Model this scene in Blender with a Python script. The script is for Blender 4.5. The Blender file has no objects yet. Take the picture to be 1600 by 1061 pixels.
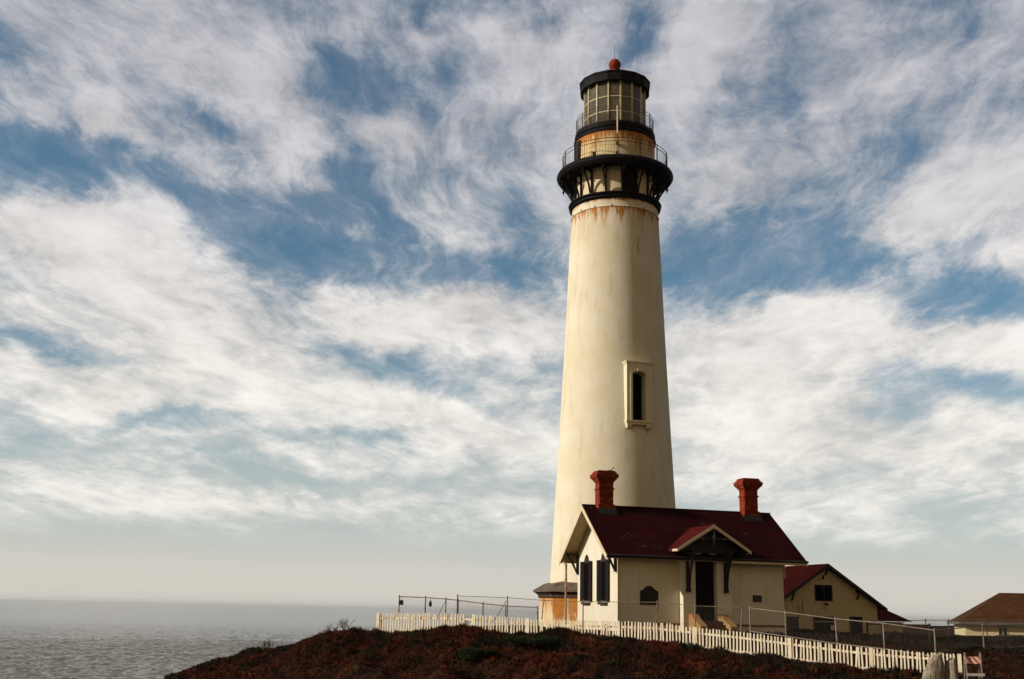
import bpy, math, random
import numpy as np
from mathutils import Vector, Matrix
random.seed(7); rng = np.random.default_rng(11)
R = math.radians; PI = math.pi
sc = bpy.context.scene
COL = sc.collection

# ------------------------------------------------------------------ camera
PITCH, ROLL, FPX = R(13.55), R(1.25), 1750.0
Fv = Vector((0, math.cos(PITCH), math.sin(PITCH)))
up0 = Vector((0, -math.sin(PITCH), math.cos(PITCH))); rt0 = Vector((1, 0, 0))
Uv = up0*math.cos(ROLL) - rt0*math.sin(ROLL)
Rv = rt0*math.cos(ROLL) + up0*math.sin(ROLL)
cam_d = bpy.data.cameras.new('camera'); cam = bpy.data.objects.new('camera', cam_d); COL.objects.link(cam)
M = Matrix.Identity(4)
for i in range(3):
    M[i][0] = Rv[i]; M[i][1] = Uv[i]; M[i][2] = -Fv[i]
cam.matrix_world = M
cam_d.sensor_width = 36; cam_d.lens = 36*FPX/1600
cam_d.clip_start = .1; cam_d.clip_end = 2e5
sc.camera = cam

# ------------------------------------------------------------------ node helpers
class NT:
    def __init__(s, tree): s.t = tree; s.n = tree.nodes; s.l = tree.links
    def node(s, typ, **kw):
        n = s.n.new(typ)
        for k, v in kw.items(): setattr(n, k, v)
        return n
    def put(s, sock, v):
        if v is None: return
        if hasattr(v, 'is_output'): s.l.new(v, sock)
        else: sock.default_value = v
    def math(s, op, a, b=None, c=None, clamp=False):
        n = s.node('ShaderNodeMath', operation=op, use_clamp=clamp)
        s.put(n.inputs[0], a); s.put(n.inputs[1], b); s.put(n.inputs[2], c)
        return n.outputs[0]
    def comb(s, x=0., y=0., z=0.):
        n = s.node('ShaderNodeCombineXYZ')
        for i, v in enumerate((x, y, z)): s.put(n.inputs[i], v)
        return n.outputs[0]
    def sep(s, v):
        n = s.node('ShaderNodeSeparateXYZ'); s.put(n.inputs[0], v); return n.outputs
    def vm(s, op, a, b=None):
        n = s.node('ShaderNodeVectorMath', operation=op); s.put(n.inputs[0], a)
        if b is not None: s.put(n.inputs[1], b)
        return n.outputs[0]
    def scale(s, a, k):
        n = s.node('ShaderNodeVectorMath', operation='SCALE'); s.put(n.inputs[0], a); s.put(n.inputs['Scale'], k); return n.outputs[0]
    def noise(s, vec, scale=1., detail=4., rough=.5, dist=0., color=False, lac=2.):
        n = s.node('ShaderNodeTexNoise'); s.put(n.inputs['Vector'], vec)
        n.inputs['Scale'].default_value = scale; n.inputs['Detail'].default_value = detail
        n.inputs['Roughness'].default_value = rough; n.inputs['Distortion'].default_value = dist
        n.inputs['Lacunarity'].default_value = lac
        return n.outputs['Color'] if color else n.outputs['Fac']
    def smooth(s, v, lo, hi, a=0., b=1.):
        n = s.node('ShaderNodeMapRange', interpolation_type='SMOOTHSTEP')
        s.put(n.inputs['Value'], v)
        for k, x in (('From Min', lo), ('From Max', hi), ('To Min', a), ('To Max', b)): s.put(n.inputs[k], x)
        return n.outputs[0]
    def mix(s, f, a, b, blend='MIX'):
        n = s.node('ShaderNodeMix', data_type='RGBA', blend_type=blend)
        s.put(n.inputs[0], f)
        for i, v in ((6, a), (7, b)):
            if isinstance(v, tuple) and len(v) == 3: v = v + (1,)
            s.put(n.inputs[i], v)
        return n.outputs[2]
    def mapping(s, v, loc=(0, 0, 0), rot=(0, 0, 0), sc_=(1, 1, 1), typ='POINT'):
        n = s.node('ShaderNodeMapping', vector_type=typ); s.put(n.inputs[0], v)
        n.inputs['Location'].default_value = loc; n.inputs['Rotation'].default_value = rot; n.inputs['Scale'].default_value = sc_
        return n.outputs[0]
    def bump(s, h, strength=.3, dist=.02, normal=None):
        n = s.node('ShaderNodeBump'); s.put(n.inputs['Height'], h)
        n.inputs['Strength'].default_value = strength; n.inputs['Distance'].default_value = dist
        if normal is not None: s.put(n.inputs['Normal'], normal)
        return n.outputs[0]

def material(name, rough=.7, spec=.3, metal=0.):
    m = bpy.data.materials.new(name); m.use_nodes = True
    nt = NT(m.node_tree); p = m.node_tree.nodes['Principled BSDF']
    p.inputs['Roughness'].default_value = rough; p.inputs['Specular IOR Level'].default_value = spec
    p.inputs['Metallic'].default_value = metal
    return m, nt, p
def objco(nt): return nt.node('ShaderNodeTexCoord').outputs['Object']

def plain(name, a, b, rough=.7, scale=3., spec=.3, bump=.15, bscale=40., metal=0., stretch=(1, 1, 1)):
    m, nt, p = material(name, rough, spec, metal)
    co = nt.mapping(objco(nt), sc_=stretch)
    f = nt.smooth(nt.noise(co, scale, 6, .65), .3, .7)
    nt.put(p.inputs['Base Color'], nt.mix(f, a, b))
    if bump: nt.put(p.inputs['Normal'], nt.bump(nt.noise(co, bscale, 4, .6), bump, .01))
    return m

def stucco(name, a, b, rusts=(), dirt=.35, round_=False, rcol=(.36, .13, .025), bump=.35):
    """painted masonry: soft mottling, vertical weather streaks, rust running down from ledges; rusts = (z top, length, amount)"""
    m, nt, p = material(name, .9, .05)
    co = objco(nt); x, y, z = nt.sep(co)
    if round_:
        ang = nt.math('ARCTAN2', x, nt.math('MULTIPLY', y, -1.))
        sv = nt.comb(nt.math('MULTIPLY', ang, 3.2), nt.math('MULTIPLY', z, .16), 0.)
    else:
        sv = nt.comb(nt.math('MULTIPLY', x, 1.2), nt.math('MULTIPLY', y, 1.2), nt.math('MULTIPLY', z, .16))
    base = nt.mix(nt.smooth(nt.noise(co, .55, 6, .62), .32, .68), a, b)
    st = nt.noise(sv, 2.2, 7, .68)
    grime = tuple(c*k for c, k in zip(a, (.66, .58, .45)))
    base = nt.mix(nt.math('MULTIPLY', nt.smooth(st, .5, .74), dirt), base, grime)
    sp = nt.noise(co, 9., 4, .7)
    base = nt.mix(nt.math('MULTIPLY', nt.smooth(sp, .56, .72), .22), base, grime)
    st2 = nt.noise(nt.vm('ADD', sv, (7.3, 2.1, 4.4)), 5.5, 6, .72)
    for ru in rusts:
        zt, ln, am = ru[:3]
        below = nt.smooth(z, zt - ln, zt)
        if len(ru) == 3:                                        # patchy round the wall, not one even ring
            am = nt.math('MULTIPLY', nt.smooth(nt.noise(nt.vm('ADD', sv, (1.7, 5.2, 0)), 1.1, 3, .6), .36, .62, .35, 1.25), am)
        cut = nt.math('LESS_THAN', z, zt)
        thr = nt.math('SUBTRACT', .84, nt.math('MULTIPLY', nt.math('POWER', below, 2.2), .40))
        if len(ru) > 5: thr = nt.math('SUBTRACT', thr, ru[5])
        k = nt.math('MULTIPLY', nt.math('MULTIPLY', nt.smooth(nt.math('SUBTRACT', st2, thr), -.03, .16), cut), am, clamp=True)
        rc = nt.mix(nt.noise(co, 3.5, 4, .6), rcol, (.16, .05, .018))
        if len(ru) > 3:
            lim = nt.smooth(nt.math('ABSOLUTE', nt.math('SUBTRACT', ang, R(ru[3]))), R(ru[4]), R(ru[4]*.6)); k = nt.math('MULTIPLY', k, lim)
            base = nt.mix(k, base, rc); continue
        base = nt.mix(k, base, rc)
        wash = nt.math('MULTIPLY', nt.math('MULTIPLY', nt.math('POWER', below, 2.4), cut), nt.math('MULTIPLY', am, nt.smooth(nt.noise(nt.vm('ADD', sv, (3, 8, 2)), 3.2, 5, .7), .4, .6, .05, .55)), clamp=True)
        base = nt.mix(wash, base, (.36, .135, .025))
    nt.put(p.inputs['Base Color'], base)
    hh = nt.math('ADD', nt.noise(co, 28., 5, .7), nt.math('MULTIPLY', nt.noise(co, 3., 3, .5), 1.2))
    nt.put(p.inputs['Normal'], nt.bump(hh, bump, .012))
    return m

def shingles(name, a, b, row=.16, col=.28, ax='x'):
    m, nt, p = material(name, .95, .03)
    co = objco(nt); x, y, z = nt.sep(co)
    along = x if ax == 'x' else y
    br = nt.node('ShaderNodeTexBrick'); br.offset = .5
    nt.put(br.inputs['Vector'], nt.comb(along, nt.math('MULTIPLY', z, 1.65), 0.))
    br.inputs['Scale'].default_value = 1.; br.inputs['Brick Width'].default_value = col; br.inputs['Row Height'].default_value = row
    br.inputs['Mortar Size'].default_value = .012; br.inputs['Bias'].default_value = 0.
    for k, v in (('Color1', (.55,)*3 + (1,)), ('Color2', (1, 1, 1, 1)), ('Mortar', (.25, .25, .25, 1))): br.inputs[k].default_value = v
    base = nt.mix(nt.smooth(nt.noise(co, 1.1, 6, .68), .3, .7), a, b)
    base = nt.mix(.75, base, br.outputs['Color'], 'MULTIPLY')
    worn = nt.math('MULTIPLY', nt.smooth(nt.noise(nt.vm('ADD', co, (3, 9, 1)), 1.6, 6, .7), .6, .74), .5)
    base = nt.mix(worn, base, (.16, .10, .055))
    nt.put(p.inputs['Base Color'], base)
    nt.put(p.inputs['Normal'], nt.bump(nt.math('ADD', br.outputs['Fac'], nt.math('MULTIPLY', nt.noise(co, 30, 3, .6), .4)), -.4, .015))
    return m

def brickmat(name, a, b, mortar, bw=.21, rh=.075, bump=.5, wear=None):
    m, nt, p = material(name, .9, .05)
    co = objco(nt); x, y, z = nt.sep(co)
    br = nt.node('ShaderNodeTexBrick')
    nt.put(br.inputs['Vector'], nt.comb(nt.math('ADD', x, y), z, 0.))
    br.inputs['Scale'].default_value = 1.; br.inputs['Brick Width'].default_value = bw; br.inputs['Row Height'].default_value = rh
    br.inputs['Mortar Size'].default_value = .009
    for k, v in (('Color1', a), ('Color2', b), ('Mortar', mortar)): br.inputs[k].default_value = v + (1,)
    base = br.outputs['Color']
    n = nt.noise(co, 5., 6, .7)
    base = nt.mix(nt.math('MULTIPLY', nt.smooth(n, .45, .75), .5), base, tuple(c*.4 for c in a))
    if wear:
        base = nt.mix(nt.math('MULTIPLY', nt.smooth(nt.noise(nt.vm('ADD', co, (5, 1, 3)), 11., 3, .6), .61, .66), .8), base, wear)
    nt.put(p.inputs['Base Color'], base)
    nt.put(p.inputs['Normal'], nt.bump(nt.math('ADD', br.outputs['Fac'], nt.math('MULTIPLY', n, -.6)), -bump, .012))
    return m

# ------------------------------------------------------------------ materials
CREAM, CREAM2 = (.72, .59, .37), (.78, .67, .46)
M_SHAFT = stucco('shaft_paint', (.55, .468, .31), (.60, .53, .385), ((24.33, 3.0, 1.2), (24.33, .55, 2.6), (24.92, .6, 1.5), (10.4, 3.4, 1., 12.5, 2.6), (10.4, 1.7, .7, 33, 2.), (22.4, 4.5, .8, 30, 3.)), .45, True)
M_PLINTH = stucco('plinth_paint', (.60, .45, .24), (.64, .52, .31), ((.72, 2.6, 2.2), (.72, 4.2, .95, -31, 9, .16), (.72, 4.2, .95, -46, 6, .14)), .5, True, (.55, .20, .02))
M_WATCH = stucco('watch_room_paint', (.55, .43, .25), (.60, .49, .31), ((27.5, .5, .4),), .4, True)
M_DRUM = stucco('drum_paint', (.58, .43, .20), (.62, .50, .28), ((29.6, 2.4, 3.6), (29.6, 1.0, 3.6)), .7, True, (.42, .14, .015))
M_WALL = stucco('cottage_paint', (.57, .49, .34), (.62, .55, .42), ((-.5, .5, .3),), .3)
M_TRIM = plain('cream_trim', (.58, .47, .29), (.48, .37, .2), .7, 2.5, .3, .1)
M_SOFFIT = plain('soffit_boards', (.44, .32, .15), (.36, .26, .12), .8, 3)
M_STONE = stucco('window_stone', (.56, .47, .30), (.62, .55, .38), (), .35)
M_COPING = plain('weathered_coping', (.13, .095, .062), (.06, .045, .032), .9, 2.2, .15, .5, 18)
M_IRON = plain('black_iron', (.005, .004, .004), (.010, .007, .006), .6, 3, .06, .2, 20)
M_RAIL = plain('rusty_iron_rail', (.030, .018, .013), (.075, .035, .018), .7, 5, .3, .1)
M_DARK = plain('dark_void', (.003, .003, .004), (.005, .005, .006), .8, 2, .1, 0)
M_RED = plain('red_lead_paint', (.22, .028, .012), (.14, .018, .010), .75, 4, .08, .2, 25)
M_SHINGLE = shingles('red_shingles', (.030, .0022, .0022), (.016, .0018, .0018))
M_SHINGLE_Y = shingles('red_shingles_porch', (.085, .009, .006), (.05, .006, .004), ax='y')
M_SHED_ROOF = shingles('shed_shingles', (.24, .022, .012), (.16, .015, .009), ax='y')
M_WING_ROOF = shingles('wing_shingles', (.075, .012, .012), (.05, .009, .010))
M_HOUSE_ROOF = shingles('brown_shingles', (.085, .035, .013), (.058, .024, .010), .2, .4)
M_CHIM = brickmat('painted_chimney_brick', (.24, .030, .010), (.15, .017, .007), (.06, .011, .008), wear=(.50, .22, .12), bump=.9)
M_SHEDWALL = brickmat('painted_shed_brick', (.52, .40, .22), (.47, .36, .19), (.36, .26, .13), .42, .16, .5)
M_HOUSEWALL = plain('yellow_plaster', (.62, .49, .27), (.55, .43, .23), .85, 2, .2, .2)
M_DKWOOD = plain('dark_timber', (.012, .008, .006), (.022, .014, .010), .7, 4, .3, .2, 20, stretch=(1, 1, .2))
M_SHUTTER = plain('shutter_wood', (.022, .012, .008), (.013, .008, .006), .8, 4, .08, .2)
M_BRONZE = plain('dark_bronze', (.014, .010, .010), (.009, .007, .007), .5, 8, .3, .2, 30, .3)
M_FOUND = plain('red_base_band', (.13, .05, .025), (.09, .035, .02), .85, 3)
M_STOOP = stucco('stoop_plaster', (.30, .19, .08), (.22, .13, .055), ((0., 1.2, 1.3),), .6, False, (.3, .1, .03))
M_POLE = plain('rust_streaked_pipe', (.42, .27, .13), (.2, .07, .03), .75, 3, .3, .2)
M_GALV = plain('galvanised_pipe', (.24, .20, .16), (.15, .10, .07), .6, 5, .3, .1)
M_PIPE = plain('dull_rusty_pipe', (.24, .18, .12), (.09, .05, .03), .75, 4, .2, .1)
M_WIRE = plain('wire', (.09, .075, .055), (.055, .042, .03), .9, 5, .05, 0)
M_LEAD = plain('lead_flashing', (.018, .018, .015), (.012, .012, .010), .8, 4, .1)
M_GRNDHOUSE = plain('gutter_grey', (.10, .085, .075), (.075, .06, .055), .6, 3)

def picket_paint():
    m, nt, p = material('picket_paint', .8, .2)
    co = objco(nt); oi = nt.node('ShaderNodeObjectInfo').outputs['Random']
    a = nt.mix(oi, (.74, .63, .44), (.64, .53, .36))
    x, y, z = nt.sep(co)
    n = nt.noise(nt.comb(nt.math('ADD', nt.math('MULTIPLY', x, 14.), nt.math('MULTIPLY', oi, 50.)), nt.math('MULTIPLY', y, 14.), nt.math('MULTIPLY', z, 2.)), 1.4, 5, .7)
    c = nt.mix(nt.math('MULTIPLY', nt.smooth(n, .5, .68), .75), a, (.36, .22, .11))
    nt.put(p.inputs['Base Color'], c)
    nt.put(p.inputs['Normal'], nt.bump(n, .3, .01))
    return m
M_PICKET = picket_paint()

def glassmat(name, dust=(.30, .25, .14), kd=.4, kt=.45):
    m = bpy.data.materials.new(name); m.use_nodes = True; nt = NT(m.node_tree); nt.n.clear()
    out = nt.node('ShaderNodeOutputMaterial')
    g = nt.node('ShaderNodeBsdfGlossy'); g.inputs['Roughness'].default_value = .08
    t = nt.node('ShaderNodeBsdfTransparent'); t.inputs['Color'].default_value = (.75, .78, .68, 1)
    d = nt.node('ShaderNodeBsdfDiffuse')
    co = objco(nt); nt.put(d.inputs['Color'], nt.mix(nt.smooth(nt.noise(co, 1.6, 5, .6), .35, .65), dust, tuple(c*.6 for c in dust)))
    m1 = nt.node('ShaderNodeMixShader'); m1.inputs[0].default_value = kd/(kd+kt)
    nt.l.new(t.outputs[0], m1.inputs[1]); nt.l.new(d.outputs[0], m1.inputs[2])
    fr = nt.node('ShaderNodeFresnel'); fr.inputs['IOR'].default_value = 1.45
    m2 = nt.node('ShaderNodeMixShader'); nt.l.new(fr.outputs[0], m2.inputs[0])
    nt.l.new(m1.outputs[0], m2.inputs[1]); nt.l.new(g.outputs[0], m2.inputs[2]); nt.l.new(m2.outputs[0], out.inputs[0])
    return m
M_GLASS = glassmat('dusty_lantern_glass', (.20, .17, .10), .38, .5)
M_WINGLASS = plain('dark_window_glass', (.003, .003, .004), (.005, .005, .006), .95, 2, .0, 0)
M_LENS = plain('lens_brass_and_prism', (.12, .11, .07), (.05, .05, .035), .25, 3, .6, 0)
M_CURTAIN = plain('curtain_linen', (.33, .27, .15), (.25, .20, .11), .95, 3, .1, .3, 8)

IN_WORLD = set()
# ------------------------------------------------------------------ mesh builder
class MB:
    def __init__(s): s.v = []; s.f = []; s.smooth = False
    def add(s, vs, fs):
        n = len(s.v); s.v += [tuple(p) for p in vs]; s.f += [tuple(i+n for i in q) for q in fs]; return s
    def box(s, x0, y0, z0, x1, y1, z1):
        return s.add([(x0,y0,z0),(x1,y0,z0),(x1,y1,z0),(x0,y1,z0),(x0,y0,z1),(x1,y0,z1),(x1,y1,z1),(x0,y1,z1)],
                     [(0,3,2,1),(4,5,6,7),(0,1,5,4),(1,2,6,5),(2,3,7,6),(3,0,4,7)])
    def prism(s, poly, d):
        """poly: 3-D outline, d: extrusion vector"""
        n = len(poly); a = [Vector(p) for p in poly]; d = Vector(d)
        nrm = Vector((0, 0, 0))
        for i in range(n): nrm += a[i].cross(a[(i+1) % n])
        if nrm.dot(d) < 0: a.reverse()
        b = [p + d for p in a]
        return s.add(a + b, [tuple(reversed(range(n))), tuple(range(n, 2*n))] + [(i, (i+1) % n, n+(i+1) % n, n+i) for i in range(n)])
    def tube(s, p, q, r, r2=None, n=8):
        p = Vector(p); q = Vector(q); r2 = r if r2 is None else r2
        d = (q-p).normalized(); a = d.orthogonal().normalized(); b = d.cross(a)
        vs = []
        for c, rr in ((p, r), (q, r2)):
            for i in range(n):
                t = 2*PI*i/n; vs.append(c + a*(rr*math.cos(t)) + b*(rr*math.sin(t)))
        return s.add(vs, [(i, (i+1) % n, n+(i+1) % n, n+i) for i in range(n)] + [tuple(reversed(range(n))), tuple(range(n, 2*n))])
    def bar(s, p, q, w, h, side=None):
        """rectangular bar from p to q, w across 'side', h along the third axis"""
        p = Vector(p); q = Vector(q); d = (q-p).normalized()
        a = (Vector(side) if side is not None else d.orthogonal()); a = (a - d*a.dot(d)).normalized(); b = d.cross(a)
        vs = [c + a*(w/2*i) + b*(h/2*j) for c in (p, q) for i, j in ((-1,-1),(1,-1),(1,1),(-1,1))]
        return s.add(vs, [(3,2,1,0),(4,5,6,7)] + [(i, (i+1) % 4, 4+(i+1) % 4, 4+i) for i in range(4)])
    def lathe(s, prof, n=64, a0=0., a1=2*PI, ph=0.):
        """prof: (radius, z) from bottom to top, outward side right of travel"""
        full = abs(a1-a0-2*PI) < 1e-6; k = n if full else n+1
        vs = []
        for (r, z) in prof:
            for i in range(k):
                t = ph + a0 + (a1-a0)*i/n; vs.append((r*math.sin(t), -r*math.cos(t), z))
        fs = []
        for j in range(len(prof)-1):
            for i in range(n):
                i2 = (i+1) % k
                fs.append((j*k+i, j*k+i2, (j+1)*k+i2, (j+1)*k+i))
        return s.add(vs, fs)
    def build(s, name, mat, parent=None, smooth=False, ang=None):
        me = bpy.data.meshes.new(name); me.from_pydata(s.v, [], s.f); me.update()
        if mat: me.materials.append(mat)
        if smooth: me.polygons.foreach_set('use_smooth', [True]*len(me.polygons))
        if smooth and ang: me.set_sharp_from_angle(angle=R(ang))
        o = bpy.data.objects.new(name, me); COL.objects.link(o)
        if parent is not None:
            o.parent = parent
            if parent.parent is None and parent.type == 'EMPTY':      # meshes carry world heights (or whole world positions)
                o.location = -parent.location if parent.name in IN_WORLD else (0, 0, -parent.location.z)
        return o

def tag(o, label, cat, group=None, kind=None):
    if label: o['label'] = label
    if cat: o['category'] = cat
    if group: o['group'] = group
    if kind: o['kind'] = kind
    return o
def thing(name, loc, rz, label, cat, group=None):
    o = bpy.data.objects.new(name, None); COL.objects.link(o); o.location = loc; o.rotation_euler = (0, 0, rz); o.empty_display_size = .3
    return tag(o, label, cat, group)
def at(px, py, Y):
    d = Fv + Rv*((px-800)/FPX) + Uv*((530.5-py)/FPX)
    return d*(Y/d.y)
def clone(o, parent=None):
    c = o.copy(); COL.objects.link(c); c.parent = parent
    for ch in o.children: clone(ch, c)
    return c

# ------------------------------------------------------------------ terrain function
def vnoise(x, y, seed=0):
    x = np.asarray(x, float); y = np.asarray(y, float)
    xi = np.floor(x).astype(np.int64); yi = np.floor(y).astype(np.int64); xf = x-xi; yf = y-yi
    def h(a, b):
        n = (a*374761393 + b*668265263 + seed*1442695041) & 0xffffffff
        n = ((n ^ (n >> 13))*1274126177) & 0xffffffff
        n = n ^ (n >> 16)
        return (n & 0xffff)/65535.
    u = xf*xf*(3-2*xf); w = yf*yf*(3-2*yf)
    return (h(xi, yi)*(1-u)+h(xi+1, yi)*u)*(1-w) + (h(xi, yi+1)*(1-u)+h(xi+1, yi+1)*u)*w
def fbm(x, y, o=4, seed=0):
    a = .5; s = 0.
    for i in range(o): s = s + a*(vnoise(np.asarray(x)*2**i, np.asarray(y)*2**i, seed+i)-.5); a *= .5
    return s
FA = np.array([-6.43, 58.]); FB = np.array([18.27, 46.7]); FL = float(np.linalg.norm(FB-FA)); FD = (FB-FA)/FL; FN = np.array([FD[1], -FD[0]])
CREST = np.array([(-60,-26),(-30,-14),(-14.3,-5.08),(-12.43,-4.03),(-11.4,-3.59),(-10.16,-3.15),(-8.51,-2.76),(-7.31,-2.43),(-5.3,-2.2),(-4.14,-1.91),(-3.37,-1.66),(-2.23,-1.38),(-1.1,-1.19),(0,-1.30),(2.2,-1.27),(3.6,-1.16),(5.2,-1.14),(7.05,-1.18),(8.05,-1.18),(9.04,-1.17),(10,-1.16),(10.8,-1.16),(11.6,-1.18),(12.7,-1.25),(13.75,-1.27),(15,-1.32),(15.8,-1.42),(16.7,-1.53),(18.4,-1.74),(20.3,-1.88),(22.2,-2.02),(23.7,-2.16),(25.7,-2.24),(27.2,-2.2),(32,-2.15),(60,-2.3)])
MOUNDS = ((5.2, .75, 1.5, .6, .36), (10.2, .8, 1.2, .6, .27), (3.4, 1.5, 1.6, .8, .15), (14.6, 1.4, 2.0, .8, .12), (20., 1.2, 1.6, .7, .1), (7.6, 2.6, 1.5, 1., .2), (-3., .5, 1.2, .5, .1))
def sstep(v, a, b):
    t = np.clip((v-a)/(b-a), 0, 1); return t*t*(3-2*t)
def ground(x, y, detail=True):
    x = np.asarray(x, float); y = np.asarray(y, float)
    s = (x-FA[0])*FD[0] + (y-FA[1])*FD[1]; t = (x-FA[0])*FN[0] + (y-FA[1])*FN[1]
    cz = np.interp(s, CREST[:, 0], CREST[:, 1])
    plat = -.97 - .45*sstep(x, 14, 26) - .15*sstep(y, 80, 130)
    back = cz + (plat-cz)*sstep(-t, .3, 5.5)
    spur = cz - .55*np.maximum(-t, 0)
    k = sstep(s, -3.0, .5)
    z = spur*(1-k) + back*k
    tt = np.maximum(t, 0)
    front = cz - .06*tt - .36*np.maximum(tt-.6, 0) + .0*tt
    z = np.where(t > 0, front, z)
    for (ms, mt, rs, rt, h) in MOUNDS:
        z = z + h*np.exp(-((s-ms)/rs)**2-((t-mt)/rt)**2)
    if detail:
        amp = sstep(t, -1.5, 1.)
        z = z + amp*(.80*fbm(s*.9, t*1.3, 4, 3)*sstep(t, .2, 2.5) + .52*fbm(s*2.1, t*2.4, 3, 9))
        z = z + (1-amp)*.10*fbm(x*.8, y*.8, 3, 5)
    # valley floor and the rise the camera stands on
    d = np.hypot(x, y)
    knoll = -1.72 - 5.2*sstep(d, 9, 24)
    knoll = knoll - 14*sstep(-x, 10, 34)
    zz = np.maximum(z, knoll)
    z = np.where(t > 3, zz, z)
    # land ends left of the spur and far behind
    z = z - 16*sstep(-x, 30, 60)
    return np.maximum(z, -18)
def gz(x, y): return float(ground(np.array([x]), np.array([y]))[0])

def soil_mat():
    m, nt, p = material('iceplant_soil', .95, .0)
    co = objco(nt)
    a = nt.mix(nt.smooth(nt.noise(co, .35, 5, .6), .38, .62), (.022, .007, .004), (.010, .008, .005))
    a = nt.mix(nt.smooth(nt.noise(co, 2.3, 6, .65), .45, .7), a, (.05, .022, .010))
    nt.put(p.inputs['Base Color'], a)
    nt.put(p.inputs['Normal'], nt.bump(nt.noise(co, 7., 6, .7), .8, .06))
    return m
M_SOIL = soil_mat()
def build_ground():
    xs = np.concatenate([np.linspace(-400, -60, 12), np.arange(-55, -22, 3.), np.arange(-20, 24, .22), np.arange(24.5, 50, 1.), np.arange(52, 110, 4.), np.linspace(120, 900, 14)])
    ys = np.concatenate([np.linspace(-120, -12, 8), np.arange(-10, 36, 2.), np.arange(37, 64, .22), np.arange(64.5, 84, 1.), np.arange(86, 130, 4.), np.linspace(140, 600, 12)])
    X, Y = np.meshgrid(xs, ys); Z = ground(X.ravel(), Y.ravel())
    nx, ny = len(xs), len(ys)
    v = np.stack([X.ravel(), Y.ravel(), Z], 1)
    i = np.arange(nx*ny).reshape(ny, nx)
    q = np.stack([i[:-1, :-1], i[:-1, 1:], i[1:, 1:], i[1:, :-1]], -1).reshape(-1, 4)
    me = bpy.data.meshes.new('ground'); me.from_pydata(v.tolist(), [], q.tolist()); me.materials.append(M_SOIL)
    me.polygons.foreach_set('use_smooth', [True]*len(me.polygons))
    o = bpy.data.objects.new('ground', me); COL.objects.link(o); tag(o, 'dark coastal headland under the fences and buildings', 'ground', kind='structure')
build_ground()

def leaf_mesh(name, P, N, L, W, mat, up=.9, spread=.9, bend=.25):
    """many small tapered leaves: P (n,3) roots, lengths L, widths W; N unused normals add direction"""
    n = len(P)
    d = rng.normal(size=(n, 3))*spread; d[:, 2] = np.abs(d[:, 2])*.5 + up; d += N
    d /= np.linalg.norm(d, axis=1)[:, None]
    sd = np.cross(d, rng.normal(size=(n, 3))); sd /= np.linalg.norm(sd, axis=1)[:, None]
    a = P - sd*(W*.5)[:, None]; b = P + sd*(W*.5)[:, None]
    mid = P + d*(L*.6)[:, None]; nn = np.cross(sd, d)
    c = mid + sd*(W*.42)[:, None]; e = mid - sd*(W*.42)[:, None]
    tip = P + d*L[:, None] + nn*(L*bend)[:, None]
    v = np.stack([a, b, c, tip, e], 1).reshape(-1, 3)
    me = bpy.data.meshes.new(name)
    me.vertices.add(5*n); me.vertices.foreach_set('co', v.ravel().astype(np.float32))
    me.loops.add(5*n); me.loops.foreach_set('vertex_index', np.arange(5*n, dtype=np.int32))
    me.polygons.add(n); me.polygons.foreach_set('loop_start', np.arange(0, 5*n, 5, dtype=np.int32)); me.polygons.foreach_set('loop_total', np.full(n, 5, dtype=np.int32))
    me.update(); me.validate(); me.materials.append(mat)
    o = bpy.data.objects.new(name, me); COL.objects.link(o); return o

def leafmat(name, cols, scale=.7, fine=9.):
    m, nt, p = material(name, .8, .06)
    co = objco(nt)
    n1 = nt.noise(co, scale, 5, .6); n2 = nt.noise(nt.vm('ADD', co, (11, 4, 8)), scale*2.3, 4, .6); n3 = nt.noise(co, fine, 2, .5)
    c = nt.mix(nt.smooth(n1, .42, .58), cols[0], cols[1])
    c = nt.mix(nt.smooth(n2, .53, .63), c, cols[2])
    c = nt.mix(nt.math('MULTIPLY', nt.smooth(n3, .45, .7), .6), c, cols[3])
    nt.put(p.inputs['Base Color'], c)
    return m
M_ICE = leafmat('iceplant_leaves', ((.080, .016, .008), (.018, .014, .007), (.135, .034, .012), (.036, .014, .006)), .42)
M_SHRUB = leafmat('dark_shrub_leaves', ((.012, .010, .006), (.018, .013, .007), (.024, .011, .006), (.013, .012, .006)), .8)
M_GREENSHRUB = leafmat('green_shrub_leaves', ((.020, .030, .009), (.012, .018, .006), (.030, .027, .009), (.016, .022, .007)), 1.2)
M_TWIG = plain('dry_twigs', (.10, .06, .03), (.06, .035, .02), .9, 6, .1, 0)

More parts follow.
